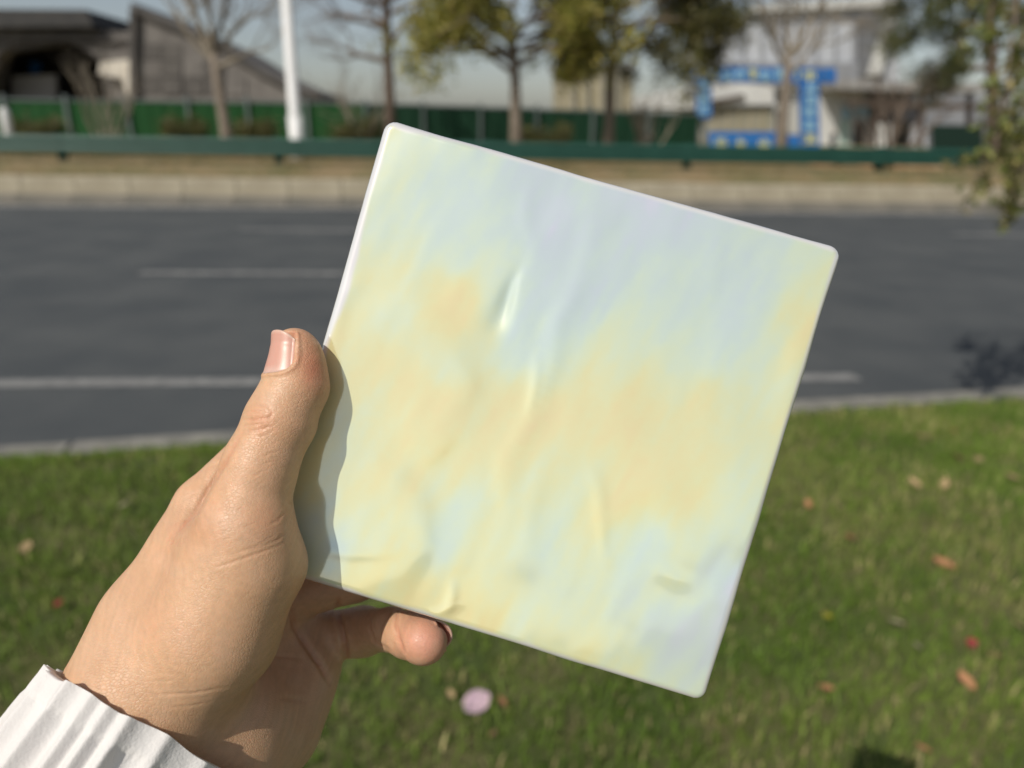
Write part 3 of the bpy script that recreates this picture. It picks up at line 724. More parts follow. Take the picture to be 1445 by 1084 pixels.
def surface_nets(F, lo, h):
    S = F < 0; nx_, ny_, nz_ = F.shape
    corners = [(i, j, k) for i in (0, 1) for j in (0, 1) for k in (0, 1)]
    cs = sum(S[i:nx_ - 1 + i, j:ny_ - 1 + j, k:nz_ - 1 + k].astype(np.int8) for i, j, k in corners)
    act = (cs > 0) & (cs < 8); idx = -np.ones(act.shape, np.int64); c = np.argwhere(act); idx[act] = np.arange(len(c))
    acc = np.zeros((len(c), 3)); cnt = np.zeros(len(c))
    for ax in range(3):
        for u in (0, 1):
            for v in (0, 1):
                o0 = [0, 0, 0]; oth = [q for q in range(3) if q != ax]; o0[oth[0]], o0[oth[1]] = u, v; o1 = list(o0); o1[ax] = 1
                f0 = F[c[:, 0] + o0[0], c[:, 1] + o0[1], c[:, 2] + o0[2]]; f1 = F[c[:, 0] + o1[0], c[:, 1] + o1[1], c[:, 2] + o1[2]]
                cr = (f0 < 0) != (f1 < 0); t = f0 / np.where(f0 == f1, 1, f0 - f1)
                p = np.tile(np.array(o0, float), (len(c), 1)); p[:, ax] = t
                acc[cr] += p[cr]; cnt[cr] += 1
    V = (c + acc / cnt[:, None]) * h + lo
    Q = []
    for ax in range(3):
        o = [q for q in range(3) if q != ax]
        sl0 = [slice(1, n_ - 1) for n_ in F.shape]; sl1 = list(sl0); sl0[ax] = slice(0, F.shape[ax] - 1); sl1[ax] = slice(1, F.shape[ax])
        a, b = S[tuple(sl0)], S[tuple(sl1)]
        e = np.argwhere(a != b); off = np.array([1, 1, 1]); off[ax] = 0; e2 = e + off
        def cell(du, dv):
            q = e2.copy(); q[:, o[0]] += du; q[:, o[1]] += dv; return idx[q[:, 0], q[:, 1], q[:, 2]]
        quad = np.stack([cell(-1, -1), cell(0, -1), cell(0, 0), cell(-1, 0)], 1)
        flip = a[e[:, 0], e[:, 1], e[:, 2]]
        if ax == 1: flip = ~flip
        quad[~flip] = quad[~flip][:, ::-1]
        Q.append(quad)
    return V, np.concatenate(Q)
def subdivide(V, Q):
    n_ = len(V); E_ = np.concatenate([Q[:, [0, 1]], Q[:, [1, 2]], Q[:, [2, 3]], Q[:, [3, 0]]])
    key = np.sort(E_, 1); key = key[:, 0] * n_ + key[:, 1]; u, inv = np.unique(key, return_inverse=True)
    mid = (V[u // n_] + V[u % n_]) / 2; cen = V[Q].mean(1); m_ = len(Q)
    e = inv.reshape(4, m_) + n_; c_ = np.arange(m_) + n_ + len(u)
    q = np.concatenate([np.stack([Q[:, 0], e[0], c_, e[3]], 1), np.stack([Q[:, 1], e[1], c_, e[0]], 1), np.stack([Q[:, 2], e[2], c_, e[1]], 1), np.stack([Q[:, 3], e[3], c_, e[2]], 1)])
    return np.concatenate([V, mid, cen]), q
def vert_normals(V, Q):
    fn = np.cross(V[Q[:, 2]] - V[Q[:, 0]], V[Q[:, 3]] - V[Q[:, 1]]); N_ = np.zeros_like(V)
    for c_ in range(4):
        for ax in range(3): N_[:, ax] += np.bincount(Q[:, c_], fn[:, ax], len(V))
    return N_ / (np.linalg.norm(N_, axis=1)[:, None] + 1e-12)
def field_mesh(f, lo, hi, h, sub, relax=3):
    lo = np.array(lo, float); n_ = np.ceil((np.array(hi) - lo) / h).astype(int) + 1
    ax = [lo[i] + np.arange(n_[i]) * h for i in range(3)]
    Fv = np.empty(tuple(n_), np.float32)
    for i0 in range(0, n_[0], 24):
        G = np.stack(np.meshgrid(ax[0][i0:i0 + 24], ax[1], ax[2], indexing='ij'), -1).astype(np.float32)
        Fv[i0:i0 + 24] = f(G)
    V, Q = surface_nets(Fv, lo, h)
    for s_ in range(sub + 1):
        if s_: V, Q = subdivide(V, Q)
        for _ in range(relax):
            nv_ = vert_normals(V, Q); e_ = h * .2; d = f(V); g_ = (f(V + nv_ * e_) - d) / e_; V = V - (d / np.where(np.abs(g_) < .4, .4 * np.sign(g_ + 1e-9), g_))[:, None] * nv_ * .9
    return V, Q

# ================================================================== TILE
T_R = np.array([[0.9583398, -0.2828342, 0.0398706], [0.2835554, 0.9588587, -0.0136524], [-0.0343689, 0.0243892, 0.9991116]])
T_T = np.array([0.01043486, 0.00827109, 0.23523638])
HALF, THICK = 0.0750, 0.0075
def px_uv(x, y):                          # photograph's pixel -> millimetres on the tile face
    r = np.array([(x - CX) / F_PX, (y - CY) / F_PX, 1.0]); n_ = T_R[:, 2]
    p = r * ((n_ @ T_T) / (n_ @ r)); q = T_R.T @ (p - T_T)
    return q[0] * 1000, q[1] * 1000
def seg_dist(U, W, pts):
    best = np.full(U.shape, 1e9)
    for (a, b), (c, d) in zip(pts[:-1], pts[1:]):
        ex, ey = c - a, d - b; t = np.clip(((U - a) * ex + (W - b) * ey) / (ex * ex + ey * ey + 1e-9), 0, 1)
        best = np.minimum(best, np.hypot(U - a - t * ex, W - b - t * ey))
    return best
def smooth_noise(U, W, s, seed): return vnoise(U, W, 1 / s, seed) - .5
RIDGES = [  # soft pulled ridges on the face (photograph pixels), height mm, half width mm
    ([(812, 385), (786, 450), (768, 520), (748, 590), (722, 640), (700, 700)], .55, 4.0), ([(752, 500), (750, 545), (742, 584)], .30, 1.7),
    ([(700, 640), (690, 730), (664, 830)], -.26, 4.4), ([(776, 640), (752, 720), (742, 830)], .24, 4.0), ([(836, 664), (848, 720), (856, 790)], .36, 2.4),
    ([(1132, 470), (1124, 530), (1108, 600)], .34, 3.6), ([(924, 806), (945, 822), (966, 826)], .26, 2.6), ([(446, 772), (500, 780), (566, 774)], .20, 2.2),
    ([(640, 826), (634, 850), (624, 866)], .52, 1.8), ([(600, 866), (622, 862), (646, 858)], .26, 1.3), ([(880, 470), (868, 560), (880, 620)], .16, 6), ([(1020, 470), (1000, 560)], .14, 7), ([(1060, 660), (1030, 780)], .16, 8),
    ([(590, 290), (640, 325), (700, 330)], .14, 8), ([(745, 250), (738, 300), (750, 350)], .16, 3.0), ([(850, 300), (830, 370), (800, 420)], .18, 4), ([(1020, 310), (1010, 370), (1000, 420)], .14, 4), ([(505, 395), (480, 440), (465, 490)], .30, 3.0)]
def spline(pts, m_=26):
    P = np.array(pts, float); q = np.concatenate([[2 * P[0] - P[1]], P, [2 * P[-1] - P[-2]]]); out = []
    for t in np.linspace(0, len(P) - 1 - 1e-6, m_):
        i = int(t); f = t - i; p0, p1, p2, p3 = q[i:i + 4]
        out.append(.5 * (2 * p1 + (p2 - p0) * f + (2 * p0 - 5 * p1 + 4 * p2 - p3) * f * f + (3 * p1 - p0 - 3 * p2 + p3) * f ** 3))
    return np.array(out)
RIDGES = [(spline([px_uv(*p) for p in a]), h_, w_) for a, h_, w_ in RIDGES]
LOBES = [  # swollen pads of glaze: centre px, radii mm, lean direction, height, edge softness
    ((545, 556), (27, 29), (.80, -.60), .95, 1.3), ((512, 748), (20.5, 21), (.95, -.30), 1.25, 1.1), ((980, 620), (33, 40), (-.3, .9), .35, 5), ((640, 300), (34, 26), (.5, .8), .35, 5)]
LOBES = [(px_uv(*c_), r_, d_, h_, s_) for c_, r_, d_, h_, s_ in LOBES]
FILM = [(560,200,.48),(600,230,.58),(680,260,.64),(760,300,.86),(850,300,.74),(900,260,.80),(960,290,.84),(1050,330,.66),(1120,350,.56),(1160,380,.44),(560,330,.54),(650,330,.60),(540,380,.20),(600,430,.10),(645,452,.02),(556,440,.55),(620,490,.62),
 (700,380,.56),(730,470,.66),(800,400,.76),(780,500,.66),(900,400,.62),(950,430,.66),(1050,430,.70),(1060,480,.74),(1000,480,.46),(1100,520,.36),(1130,480,.10),(500,460,.18),(560,520,.12),(520,570,.32),(600,580,.10),(640,620,.25),(700,580,.22),(740,600,.12),
 (800,580,.16),(850,550,.30),(880,600,.08),(950,600,.28),(900,480,.40),(1000,620,.22),(1060,600,.27),(980,680,.12),(930,660,.20),(850,640,.20),(800,650,.34),(760,700,.38),(700,690,.20),(720,620,.10),(650,720,.62),(635,765,.70),(690,760,.18),(600,700,.20),
 (500,700,.24),(560,750,.28),(520,820,.26),(620,830,.20),(700,820,.30),(760,790,.62),(790,750,.50),(740,870,.50),(680,870,.14),(820,760,.42),(850,780,.10),(862,720,.06),(900,780,.78),(890,800,.82),(960,740,.30),(830,850,.56),(940,830,.18),(930,870,.78),
 (950,905,.92),(970,940,.62),(1000,900,.86),(1020,810,.82),(1040,740,.46),(1060,700,.40),(880,930,.32),(800,900,.20),(840,900,.44),(1080,620,.36),(980,975,.42),(450,560,.30),(440,680,.30),(425,775,.30),(458,752,.86)]
FILM = [(*px_uv(x, y), t * .90 + .085) for x, y, t in FILM]
def tile_height(U, W):                    # mm, towards the viewer
    sh_ = U.shape; u = U.ravel(); w = W.ravel(); h_ = np.zeros(u.shape)
    u = u + 1.4 * smooth_noise(u, w, 7, 71) + 3.5 * smooth_noise(u, w, 19, 73); w = w + 1.4 * smooth_noise(u, w, 7, 72) + 3.5 * smooth_noise(u, w, 19, 74)
    for P_, hh, ww in RIDGES:
        lo_, hi_ = P_.min(0) - 3 * ww, P_.max(0) + 3 * ww
        s = np.nonzero((u > lo_[0]) & (u < hi_[0]) & (w > lo_[1]) & (w < hi_[1]))[0]
        if not len(s): continue
        am = np.sin(np.linspace(.06, .94, len(P_)) * math.pi) ** .8
        g_ = am * np.exp(-((u[s, None] - P_[:, 0]) ** 2 + (w[s, None] - P_[:, 1]) ** 2) / ww ** 2)
        h_[s] += hh * ((g_ ** 8).sum(1) / 2.2) ** .125
    for (a, b), (rx, ry), (dx, dy), hh, so in LOBES:
        x, y = (u - a) / rx, (w - b) / ry; q = np.hypot(x, y)
        h_ += hh * (.8 + .4 * vnoise(u, w, 1 / 11., 75)) / (1 + np.exp(np.clip((q - 1) * rx / (so * (.7 + 1.6 * vnoise(u, w, 1 / 13., 76))), -40, 40))) * np.clip(.35 + .65 * (x * dx + y * dy), 0, 1.0) ** 1.5
    # the one sharp dimple
    a, b = px_uv(706, 428); c_, s_ = math.cos(.16), math.sin(.16); x, y = (u - a) * c_ + (w - b) * s_, -(u - a) * s_ + (w - b) * c_
    h_ -= 1.25 * np.exp(-(x / (2.6 + .12 * np.clip(y, -8, 8))) ** 2 - (y / 7.5) ** 2)
    h_ += 1.0 * smooth_noise(u, w, 36, 21) + .35 * smooth_noise(u, w, 15, 22) + .10 * smooth_noise(u + w * .15, w * .35, 4.5, 23)
    return h_.reshape(sh_)
def tile_film(U, W):
    u2 = U + 5 * smooth_noise(U, W, 15, 31) + 1.6 * smooth_noise(U, W, 4.5, 33); w2 = W + 5 * smooth_noise(U, W, 15, 32) + 1.6 * smooth_noise(U, W, 4.5, 34)
    num, den = np.full(U.shape, .35 * 1e-3), np.full(U.shape, 1e-3)
    for a, b, t in FILM:
        q = np.exp(-((u2 - a) ** 2 + (w2 - b) ** 2) / (2 * 7.6 ** 2)); num += q * t; den += q
    f = num / den
    f = (f - .38) * 1.08 + .385 + .16 * smooth_noise(U * 1.5 + W * .45, W * .45, 8, 35) + .09 * smooth_noise(U * 1.4 + W * .3, W * .4, 3.2, 37) + .03 * smooth_noise(U, W, 2.4, 36)
    e = HALF * 1000 - np.maximum(np.abs(U), np.abs(W))
    return np.clip(f, 0, 1)
NG = 240
re_, rc_ = 2.4, 1.2
base_half = HALF * 1000 - re_
lin = np.linspace(-1, 1, NG + 1); A_, B_ = np.meshgrid(lin, lin, indexing='ij')
def round_sq(X, Y, rc):
    k = np.maximum(np.abs(X), np.abs(Y)); r = np.minimum(rc, k)
    cx_, cy_ = np.sign(X) * np.minimum(np.abs(X), k - r), np.sign(Y) * np.minimum(np.abs(Y), k - r)
    dx, dy = X - cx_, Y - cy_; hyp = np.hypot(dx, dy); sc_ = np.where(hyp > 1e-9, np.maximum(np.abs(dx), np.abs(dy)) / np.maximum(hyp, 1e-9), 1)
    return cx_ + dx * sc_, cy_ + dy * sc_
gx_, gy_ = round_sq(A_ * base_half, B_ * base_half, rc_)
gz_ = -tile_height(gx_, gy_)
V = np.stack([gx_, gy_, gz_], -1).reshape(-1, 3).tolist()
ix = lambda i, j: i * (NG + 1) + j
Fq = [(ix(i, j), ix(i + 1, j), ix(i + 1, j + 1), ix(i, j + 1)) for i in range(NG) for j in range(NG)]
bd = [ix(i, 0) for i in range(NG)] + [ix(NG, j) for j in range(NG)] + [ix(i, NG) for i in range(NG, 0, -1)] + [ix(0, j) for j in range(NG, 0, -1)]
Vb = np.array(V)[bd]
nrm = np.roll(Vb[:, :2], -1, 0) - np.roll(Vb[:, :2], 1, 0); nrm = np.stack([nrm[:, 1], -nrm[:, 0]], 1); nrm /= np.linalg.norm(nrm, axis=1)[:, None]
nrm[np.einsum('ij,ij->i', nrm, Vb[:, :2]) < 0] *= -1
wob = .60 * smooth_noise(Vb[:, 0], Vb[:, 1], 17, 41) + .12 * smooth_noise(Vb[:, 0], Vb[:, 1], 5, 42)
rings = []
for k in range(1, 8):
    q = math.pi / 2 * k / 7
    rings.append((re_ * math.sin(q), re_ * (1 - math.cos(q)), 1 - k / 7, k / 7))
rings += [(re_, 4.5, 0, 1), (re_ - .05, 6.4, 0, 1), (re_ - .9, 7.4, 0, 1)]
prev = bd; nb = len(bd)
for off, zz, wz, wo in rings:
    st_ = len(V)
    for i in range(nb):
        o_ = off + wob[i] * wo
        V.append([Vb[i, 0] + nrm[i, 0] * o_, Vb[i, 1] + nrm[i, 1] * o_, Vb[i, 2] * wz + zz])
    cur = list(range(st_, st_ + nb))
    Fq += [(prev[(i + 1) % nb], prev[i], cur[i], cur[(i + 1) % nb]) for i in range(nb)]
    prev = cur
Fq.append(tuple(prev))
V = np.array(V)
film = tile_film(V[:, 0], V[:, 1])
Vw = cam_to_world((V / 1000) @ T_R.T + T_T)
tile_c = cam_to_world(T_T)
tm = bpy.data.materials.new('pearl_glaze'); tm.use_nodes = True
n, l = tm.node_tree.nodes, tm.node_tree.links
b = n['Principled BSDF']
at = n.new('ShaderNodeAttribute'); at.attribute_name = 'tint'
tc = n.new('ShaderNodeTexCoord'); nz = n.new('ShaderNodeTexNoise'); nz.inputs['Scale'].default_value = 420; nz.inputs['Detail'].default_value = 3
l.new(tc.outputs['Object'], nz.inputs['Vector'])
ma = n.new('ShaderNodeMath'); ma.operation = 'MULTIPLY_ADD'; ma.inputs[1].default_value = .10
sep = n.new('ShaderNodeSeparateColor'); l.new(at.outputs['Color'], sep.inputs[0])
sb = n.new('ShaderNodeMath'); sb.operation = 'SUBTRACT'; sb.inputs[1].default_value = .05
l.new(sep.outputs[0], sb.inputs[0]); l.new(nz.outputs['Fac'], ma.inputs[0]); l.new(sb.outputs[0], ma.inputs[2])
rp = n.new('ShaderNodeValToRGB'); cr = rp.color_ramp; cr.interpolation = 'B_SPLINE'
def s2l(c): return tuple(((x / 255 + .055) / 1.055) ** 2.4 if x > 10 else x / 255 / 12.92 for x in c)
stops = [(0.0, (238, 210, 168)), (.14, (234, 217, 164)), (.32, (229, 228, 174)), (.50, (218, 231, 198)), (.70, (205, 221, 214)), (.90, (203, 212, 223)), (1.0, (217, 214, 230))]
while len(cr.elements) < len(stops): cr.elements.new(.5)
for e, (p, c) in zip(cr.elements, stops): e.position = p; e.color = (*s2l(c), 1)
l.new(ma.outputs[0], rp.inputs['Fac'])
mxc = n.new('ShaderNodeMix'); mxc.data_type = 'RGBA'; mxc.inputs['B'].default_value = (.82, .81, .80, 1)     # face colour blends to white towards the rim
l.new(sep.outputs[1], mxc.inputs['Factor']); l.new(rp.outputs[0], mxc.inputs['A']); l.new(mxc.outputs['Result'], b.inputs['Base Color'])
b.inputs['Roughness'].default_value = .10; b.inputs['IOR'].default_value = 1.8; b.inputs['Metallic'].default_value = .24
b.inputs['Coat Weight'].default_value = 1.0; b.inputs['Coat Roughness'].default_value = .03; b.inputs['Coat IOR'].default_value = 1.6
b.inputs['Thin Film Thickness'].default_value = 420; b.inputs['Thin Film IOR'].default_value = 1.9
mr = n.new('ShaderNodeMapRange'); mr.inputs[3].default_value = 330; mr.inputs[4].default_value = 520
l.new(sep.outputs[0], mr.inputs[0]); l.new(mr.outputs[0], b.inputs['Thin Film Thickness'])
MATS['pearl_glaze'] = tm
cnts = np.array([len(f) for f in Fq]); loops = np.concatenate([np.array(f) for f in Fq])
tile = fast_mesh('ceramic_tile', Vw - tile_c, loops, cnts, 'pearl_glaze', None, True, np.stack([film, np.clip((np.maximum(np.abs(V[:, 0]), np.abs(V[:, 1])) + .8 * smooth_noise(V[:, 0], V[:, 1], 6, 61) + np.where((V[:, 0] < -60), 1.6 * np.exp(-((V[:, 1] + 22) / 16) ** 2) + .6, 0) - HALF * 1000 + 2.3) / 1.2, 0, 1), film], 1))
tile.location = tuple(tile_c)
props(tile, 'square iridescent pearl white ceramic tile held up in the hand', 'tile')

# ================================================================== HAND
def C(px, py, zo):                        # camera space in mm, zo = mm behind the tile face
    Z = 235.0 + zo
    return np.array([(px - CX) / F_PX * Z, (py - CY) / F_PX * Z, Z])
ARM = np.array([-.44, .76, -.48]); ARM /= np.linalg.norm(ARM)
TH = [(C(416, 497, -4), 7.5), (C(414, 545, -5), 8.3), (C(396, 594, -6.5), 10.0), (C(368, 655, -9), 10.2), (C(346, 735, -11), 13.2)]
W1, W2 = C(202, 975, -6), C(318, 1045, 14)
PALM = [[(C(292, 717, 17), 10.8), (C(212, 880, 0), 14.5), (W1, 20.5)], [(C(334, 768, 28), 10.8), (C(250, 920, 12), 15), (W1 * .6 + W2 * .4, 20)],
        [(C(396, 842, 42), 10.8), (C(300, 970, 24), 14.5), (W1 * .3 + W2 * .7, 19)], [(C(446, 900, 52), 10.0), (C(398, 965, 42), 14.0), (W2, 20)]]
FING = [[(C(292, 717, 17), 10.8), (C(404, 602, 30), 9.6), (C(510, 590, 22), 8.4), (C(585, 590, 16.5), 7.4)],
        [(C(334, 768, 28), 10.6), (C(452, 680, 40), 9.6), (C(560, 672, 26), 8.4), (C(628, 676, 16.5), 7.4)],
        [(C(396, 842, 42), 10.4), (C(500, 813, 45), 9.2), (C(580, 790, 31), 8.1), (C(645, 782, 16.5), 7.2)],
        [(C(446, 900, 52), 9.8), (C(513, 891, 50), 8.9), (C(552, 888, 33), 7.2), (C(576, 896, 25), 7.5), (C(596, 904, 19), 7.6)]]
def tile_sdf(P):
    q = (P - (T_T * 1000)) @ T_R; q = q - np.array([0, 0, THICK * 500])
    d = np.abs(q) - np.array([HALF * 1000 - 1.5, HALF * 1000 - 1.5, THICK * 500 - 1.5 + .35])
    return np.sqrt((np.maximum(d, 0) ** 2).sum(-1)) + np.minimum(d.max(-1), 0) - 1.5
def hand(P):
    d = None
    for ch in PALM:
        q = chain(P, ch, 8); d = q if d is None else smin(d, q, 13)
    d = smin(d, rcone(P, W1, W1 + ARM * 150, 20.5, 21), 10); d = smin(d, rcone(P, W2, W2 + ARM * 150, 20, 21), 12)
    # thenar mass
    d = smin(d, chain(P, [(C(350, 745, -12), 12.8), (C(345, 795, -8), 15.6), (C(300, 890, -8), 18.0), (C(238, 965, -8), 17.5)], 10), 9)
    d = smin(d, rcone(P, C(398, 800, -3), C(396, 806, -2), 4.5, 4.5), 8)
    d = smin(d, rcone(P, C(425, 945, 46), C(390, 1030, 30), 12.5, 15), 12)
    # web between thumb and index
    d = smin(d, rcone(P, C(302, 772, -3), C(282, 778, 8), 9.5, 9.5), 9)
    d = smin(d, chain(P, TH, 5), 3.5)
    for f in FING: d = smin(d, chain(P, f, 3.2), 2.2)
    d = smin(d, rcone(P, C(597, 903, 17.5), C(600, 905, 17), 7.4, 7.2), 3)
    # fleshy thumb pad
    d = smin(d, rcone(P, C(426, 517, -4.5), C(428, 546, -4.5), 6.6, 7.2), 5)
    return smax(d, -tile_sdf(P), .8)
lo = (-172, -30, 165); hi = (-18, 165, 312)
HV, HQ = field_mesh(hand, lo, hi, 1.25, 2, 1)
HN = vert_normals(HV, HQ)
print('NORMAL CHECK', float(np.mean(hand(HV + HN) > hand(HV))))
hpx = HV[:, 0] / HV[:, 2] * F_PX + CX; hpy = HV[:, 1] / HV[:, 2] * F_PX + CY
facing = np.clip(-(HN * HV).sum(1) / np.linalg.norm(HV, axis=1) * 3 + .2, 0, 1)
front = HV[:, 2] < 247                        # thumb side of the hand
# nails -------------------------------------------------------------
def nail_frame(a, b, dors):
    ax = unit(b - a); dz = unit(dors - (dors @ ax) * ax); return ax, dz, np.cross(ax, dz)
NAILS = [('thumb_nail', TH[1][0], TH[0][0], np.array([-.62, -.05, -.78]), -7.4, 6.0, 56),
         ('finger_nail', FING[3][3][0], FING[3][4][0], np.array([.78, -.40, .50]), -3.5, 7.0, 50),
         ('finger_nail', FING[0][2][0], FING[0][3][0], np.array([.15, -.1, 1.0]), -4, 6.6, 50),
         ('finger_nail', FING[1][2][0], FING[1][3][0], np.array([.2, -.1, 1.0]), -4, 6.6, 50),
         ('finger_nail', FING[2][2][0], FING[2][3][0], np.array([.25, -.1, 1.0]), -4, 6.4, 50)]
disp = np.zeros(len(HV)); nailmask = np.zeros(len(HV))
for nm, a, b_, dors, s0, s1, phi in NAILS:
    ax, dz, sd = nail_frame(a, b_, dors)
    q = HV - b_; s_ = q @ ax; th = np.degrees(np.arctan2(q @ sd, q @ dz)); rad = np.hypot(q @ sd, q @ dz)
    near = (np.linalg.norm(q, axis=1) < 16) & (rad < 13)
    u = (s_ - (s0 + s1) / 2) / ((s1 - s0) / 2); v = th / phi
    e = np.where(u < 0, (np.abs(u) ** 3 + np.abs(v) ** 3) ** (1 / 3), np.maximum(np.abs(v), np.abs(u)))
    ins = np.clip((1.0 - e) / .06, 0, 1) * near
    rim = np.exp(-((e - 1.10) / .09) ** 2) * near * (u < .9)
    disp += -.55 * ins + .38 * rim; nailmask = np.maximum(nailmask, rim * .8 + ins)
# creases ------------------------------------------------------------
def crease(pts, depth, w, zmax=400, zmin=0):
    global disp
    xs_, ys_ = [p[0] for p in pts], [p[1] for p in pts]; m_ = 6 * w
    s = np.nonzero((HV[:, 2] < zmax) & (HV[:, 2] > zmin) & (hpx > min(xs_) - m_) & (hpx < max(xs_) + m_) & (hpy > min(ys_) - m_) & (hpy < max(ys_) + m_))[0]
    d = seg_dist(hpx[s], hpy[s], pts)
    (xa, ya), (xb, yb) = pts[0], pts[-1]; ll = max((xb - xa) ** 2 + (yb - ya) ** 2, 1)
    tt = np.clip(((hpx[s] - xa) * (xb - xa) + (hpy[s] - ya) * (yb - ya)) / ll, -.2, 1.2)
    fade = np.clip(np.minimum(tt + .1, 1.1 - tt) / .38, 0, 1) * (.75 + .5 * (vnoise(hpx[s], hpy[s], .12, 77) - .5))
    env = (np.exp(-(d / w) ** 2) - .3 * np.exp(-((d - 2.0 * w) / (1.3 * w)) ** 2)) * fade
    disp[s] += -depth * env * facing[s]
CZ = 236
for p_, dp, w_ in [([(343, 592), (360, 592), (380, 589), (388, 582)], .34, 2.4), ([(341, 609), (362, 607), (386, 601)], .30, 2.3), ([(344, 601), (356, 600), (372, 598)], .22, 1.8), ([(356, 570), (374, 572), (390, 580)], .2, 2.2),
                 ([(346, 580), (362, 581), (376, 580)], .18, 1.8), ([(352, 620), (374, 614), (392, 604)], .14, 2), ([(376, 574), (384, 582), (381, 590)], .16, 1.8),
                 ([(398, 768), (366, 780), (324, 795), (293, 804)], .26, 2.4), ([(412, 742), (392, 762), (352, 779)], .18, 2.2), ([(404, 720), (392, 735), (376, 742)], .16, 2.2), ([(388, 756), (360, 772), (330, 782)], .14, 2),
                 ([(212, 981), (274, 978), (321, 970)], .22, 2.2), ([(228, 1000), (270, 996), (300, 990)], .14, 2), ([(205, 962), (250, 960)], .1, 2)]:
    crease(p_, dp * .78, w_, CZ)
rr = random.Random(4)
for i in range(34):                            # fine slanting wrinkles over the web of the thumb
    t = i / 33; cx_ = 302 - 62 * t + rr.uniform(-6, 6); cy_ = 692 + 72 * t + rr.uniform(-8, 8)
    L_ = rr.uniform(9, 20); an = math.radians(rr.uniform(98, 122))
    crease([(cx_, cy_), (cx_ + L_ * math.cos(an) * .6 + 2, cy_ + L_ * .5), (cx_ + L_ * math.cos(an), cy_ + L_ * math.sin(an))], rr.uniform(.07, .18), 1.7, CZ)
for i in range(26):
    t = i / 25; cx_ = 352 + rr.uniform(-22, 36) - 55 * t; cy_ = 625 + 150 * t + rr.uniform(-6, 6); L_ = rr.uniform(10, 24)
    crease([(cx_, cy_), (cx_ + L_ * .5, cy_ - L_ * .28 - 1), (cx_ + L_, cy_ - L_ * .42)], rr.uniform(.04, .09), 1.6, CZ)
crease([(341, 612), (318, 652), (293, 693), (276, 722), (254, 748), (236, 764)], .55, 4.0, 262, 200); crease([(340, 668), (322, 672), (300, 682)], .3, 2.4, 262, 236); crease([(322, 650), (308, 655), (292, 662)], .16, 2.2, 262, 236); crease([(288, 694), (272, 698), (258, 706)], .12, 2.2, 262, 236)
for p_, dp, w_ in [([(408, 848), (416, 885), (428, 906), (450, 936), (466, 966)], 1.3, 4.2), ([(476, 846), (481, 880), (487, 915), (490, 940)], 1.7, 4.0), ([(523, 862), (522, 888), (530, 906), (549, 918)], .55, 2.6), ([(528, 862), (527, 886), (536, 904)], .2, 2.0),
                 ([(561, 858), (559, 880), (563, 902), (571, 922)], .75, 2.8), ([(330, 940), (380, 925), (430, 930)], .3, 3), ([(360, 1000), (400, 985), (440, 990)], .2, 4), ([(300, 1040), (350, 1050), (400, 1072)], .5, 5)]:
    crease(p_, dp, w_, 400, 246)
HV2 = HV + HN * disp[:, None]
# colour -------------------------------------------------------------
nz1 = vnoise(HV[:, 0] + HV[:, 2] * .7, HV[:, 1], 1 / 5.5, 51); nz2 = vnoise(HV[:, 0], HV[:, 1] + HV[:, 2] * .6, 1 / 14., 52); nz3 = vnoise(HV[:, 0] * 1.3, HV[:, 1] * 1.3 + HV[:, 2], 1 / 1.6, 53)
skin = np.array([.585, .355, .212]); red = np.array([.52, .20, .115]); pink = np.array([.64, .33, .25]); paler = np.array([.61, .405, .265])
def spot(x, y, r, zmax=400, zmin=0): return np.exp(-((hpx - x) ** 2 + (hpy - y) ** 2) / (2 * r * r)) * ((HV[:, 2] < zmax) & (HV[:, 2] > zmin))
red_shade_m = .55 * spot(451, 530, 17, CZ + 12) + .35 * spot(440, 500, 20, CZ + 12) + .30 * spot(366, 592, 16, CZ) + .28 * spot(385, 735, 26, CZ) + .18 * spot(285, 745, 34, CZ) + .5 * spot(600, 905, 26) + .15 * spot(420, 470, 14, CZ)
for f in FING[:3]:
    red_shade_m += .4 * np.exp(-((HV - f[-1][0]) ** 2).sum(1) / (2 * 7.0 ** 2))
red_shade_m = np.clip(red_shade_m * 1.25 + .30 * (nz2 - .42) + .22 * (nz1 - .5) + .10 * (nz3 - .5) + .35 * nailmask * .5 + np.clip(-disp, 0, .3) * 1.1, 0, 1)[:, None]  # creases get redness and some of their shade put into the skin colour
tint = skin * (1 - red_shade_m) + red * red_shade_m
pk = np.clip(.55 * spot(600, 905, 30, 400, 240), 0, 1)[:, None]; tint = tint * (1 - pk) + pink * pk
pl_ = np.clip(nz1 - .40, 0, .6)[:, None] * .8; tint = tint * (1 - pl_) + paler * pl_
tint *= (.90 + .13 * nz3 + .07 * vnoise(HV[:, 0] + .4 * HV[:, 2], HV[:, 1], 1 / .7, 54))[:, None]
sk = bpy.data.materials.new('skin'); sk.use_nodes = True
n, l = sk.node_tree.nodes, sk.node_tree.links; b = n['Principled BSDF']
at = n.new('ShaderNodeAttribute'); at.attribute_name = 'tint'; l.new(at.outputs['Color'], b.inputs['Base Color'])
b.inputs['Roughness'].default_value = .46; b.inputs['Specular IOR Level'].default_value = .42
b.inputs['Subsurface Weight'].default_value = .30; b.inputs['Subsurface Radius'].default_value = (1.0, .38, .2); b.inputs['Subsurface Scale'].default_value = .0028
tc = n.new('ShaderNodeTexCoord')
mp = n.new('ShaderNodeMapping'); mp.inputs['Rotation'].default_value = (0.3, .5, .6); mp.inputs['Scale'].default_value = (1, 1.9, 1); l.new(tc.outputs['Object'], mp.inputs[0])
vo = n.new('ShaderNodeTexVoronoi'); vo.feature = 'DISTANCE_TO_EDGE'; vo.inputs['Scale'].default_value = 780; l.new(mp.outputs[0], vo.inputs['Vector'])
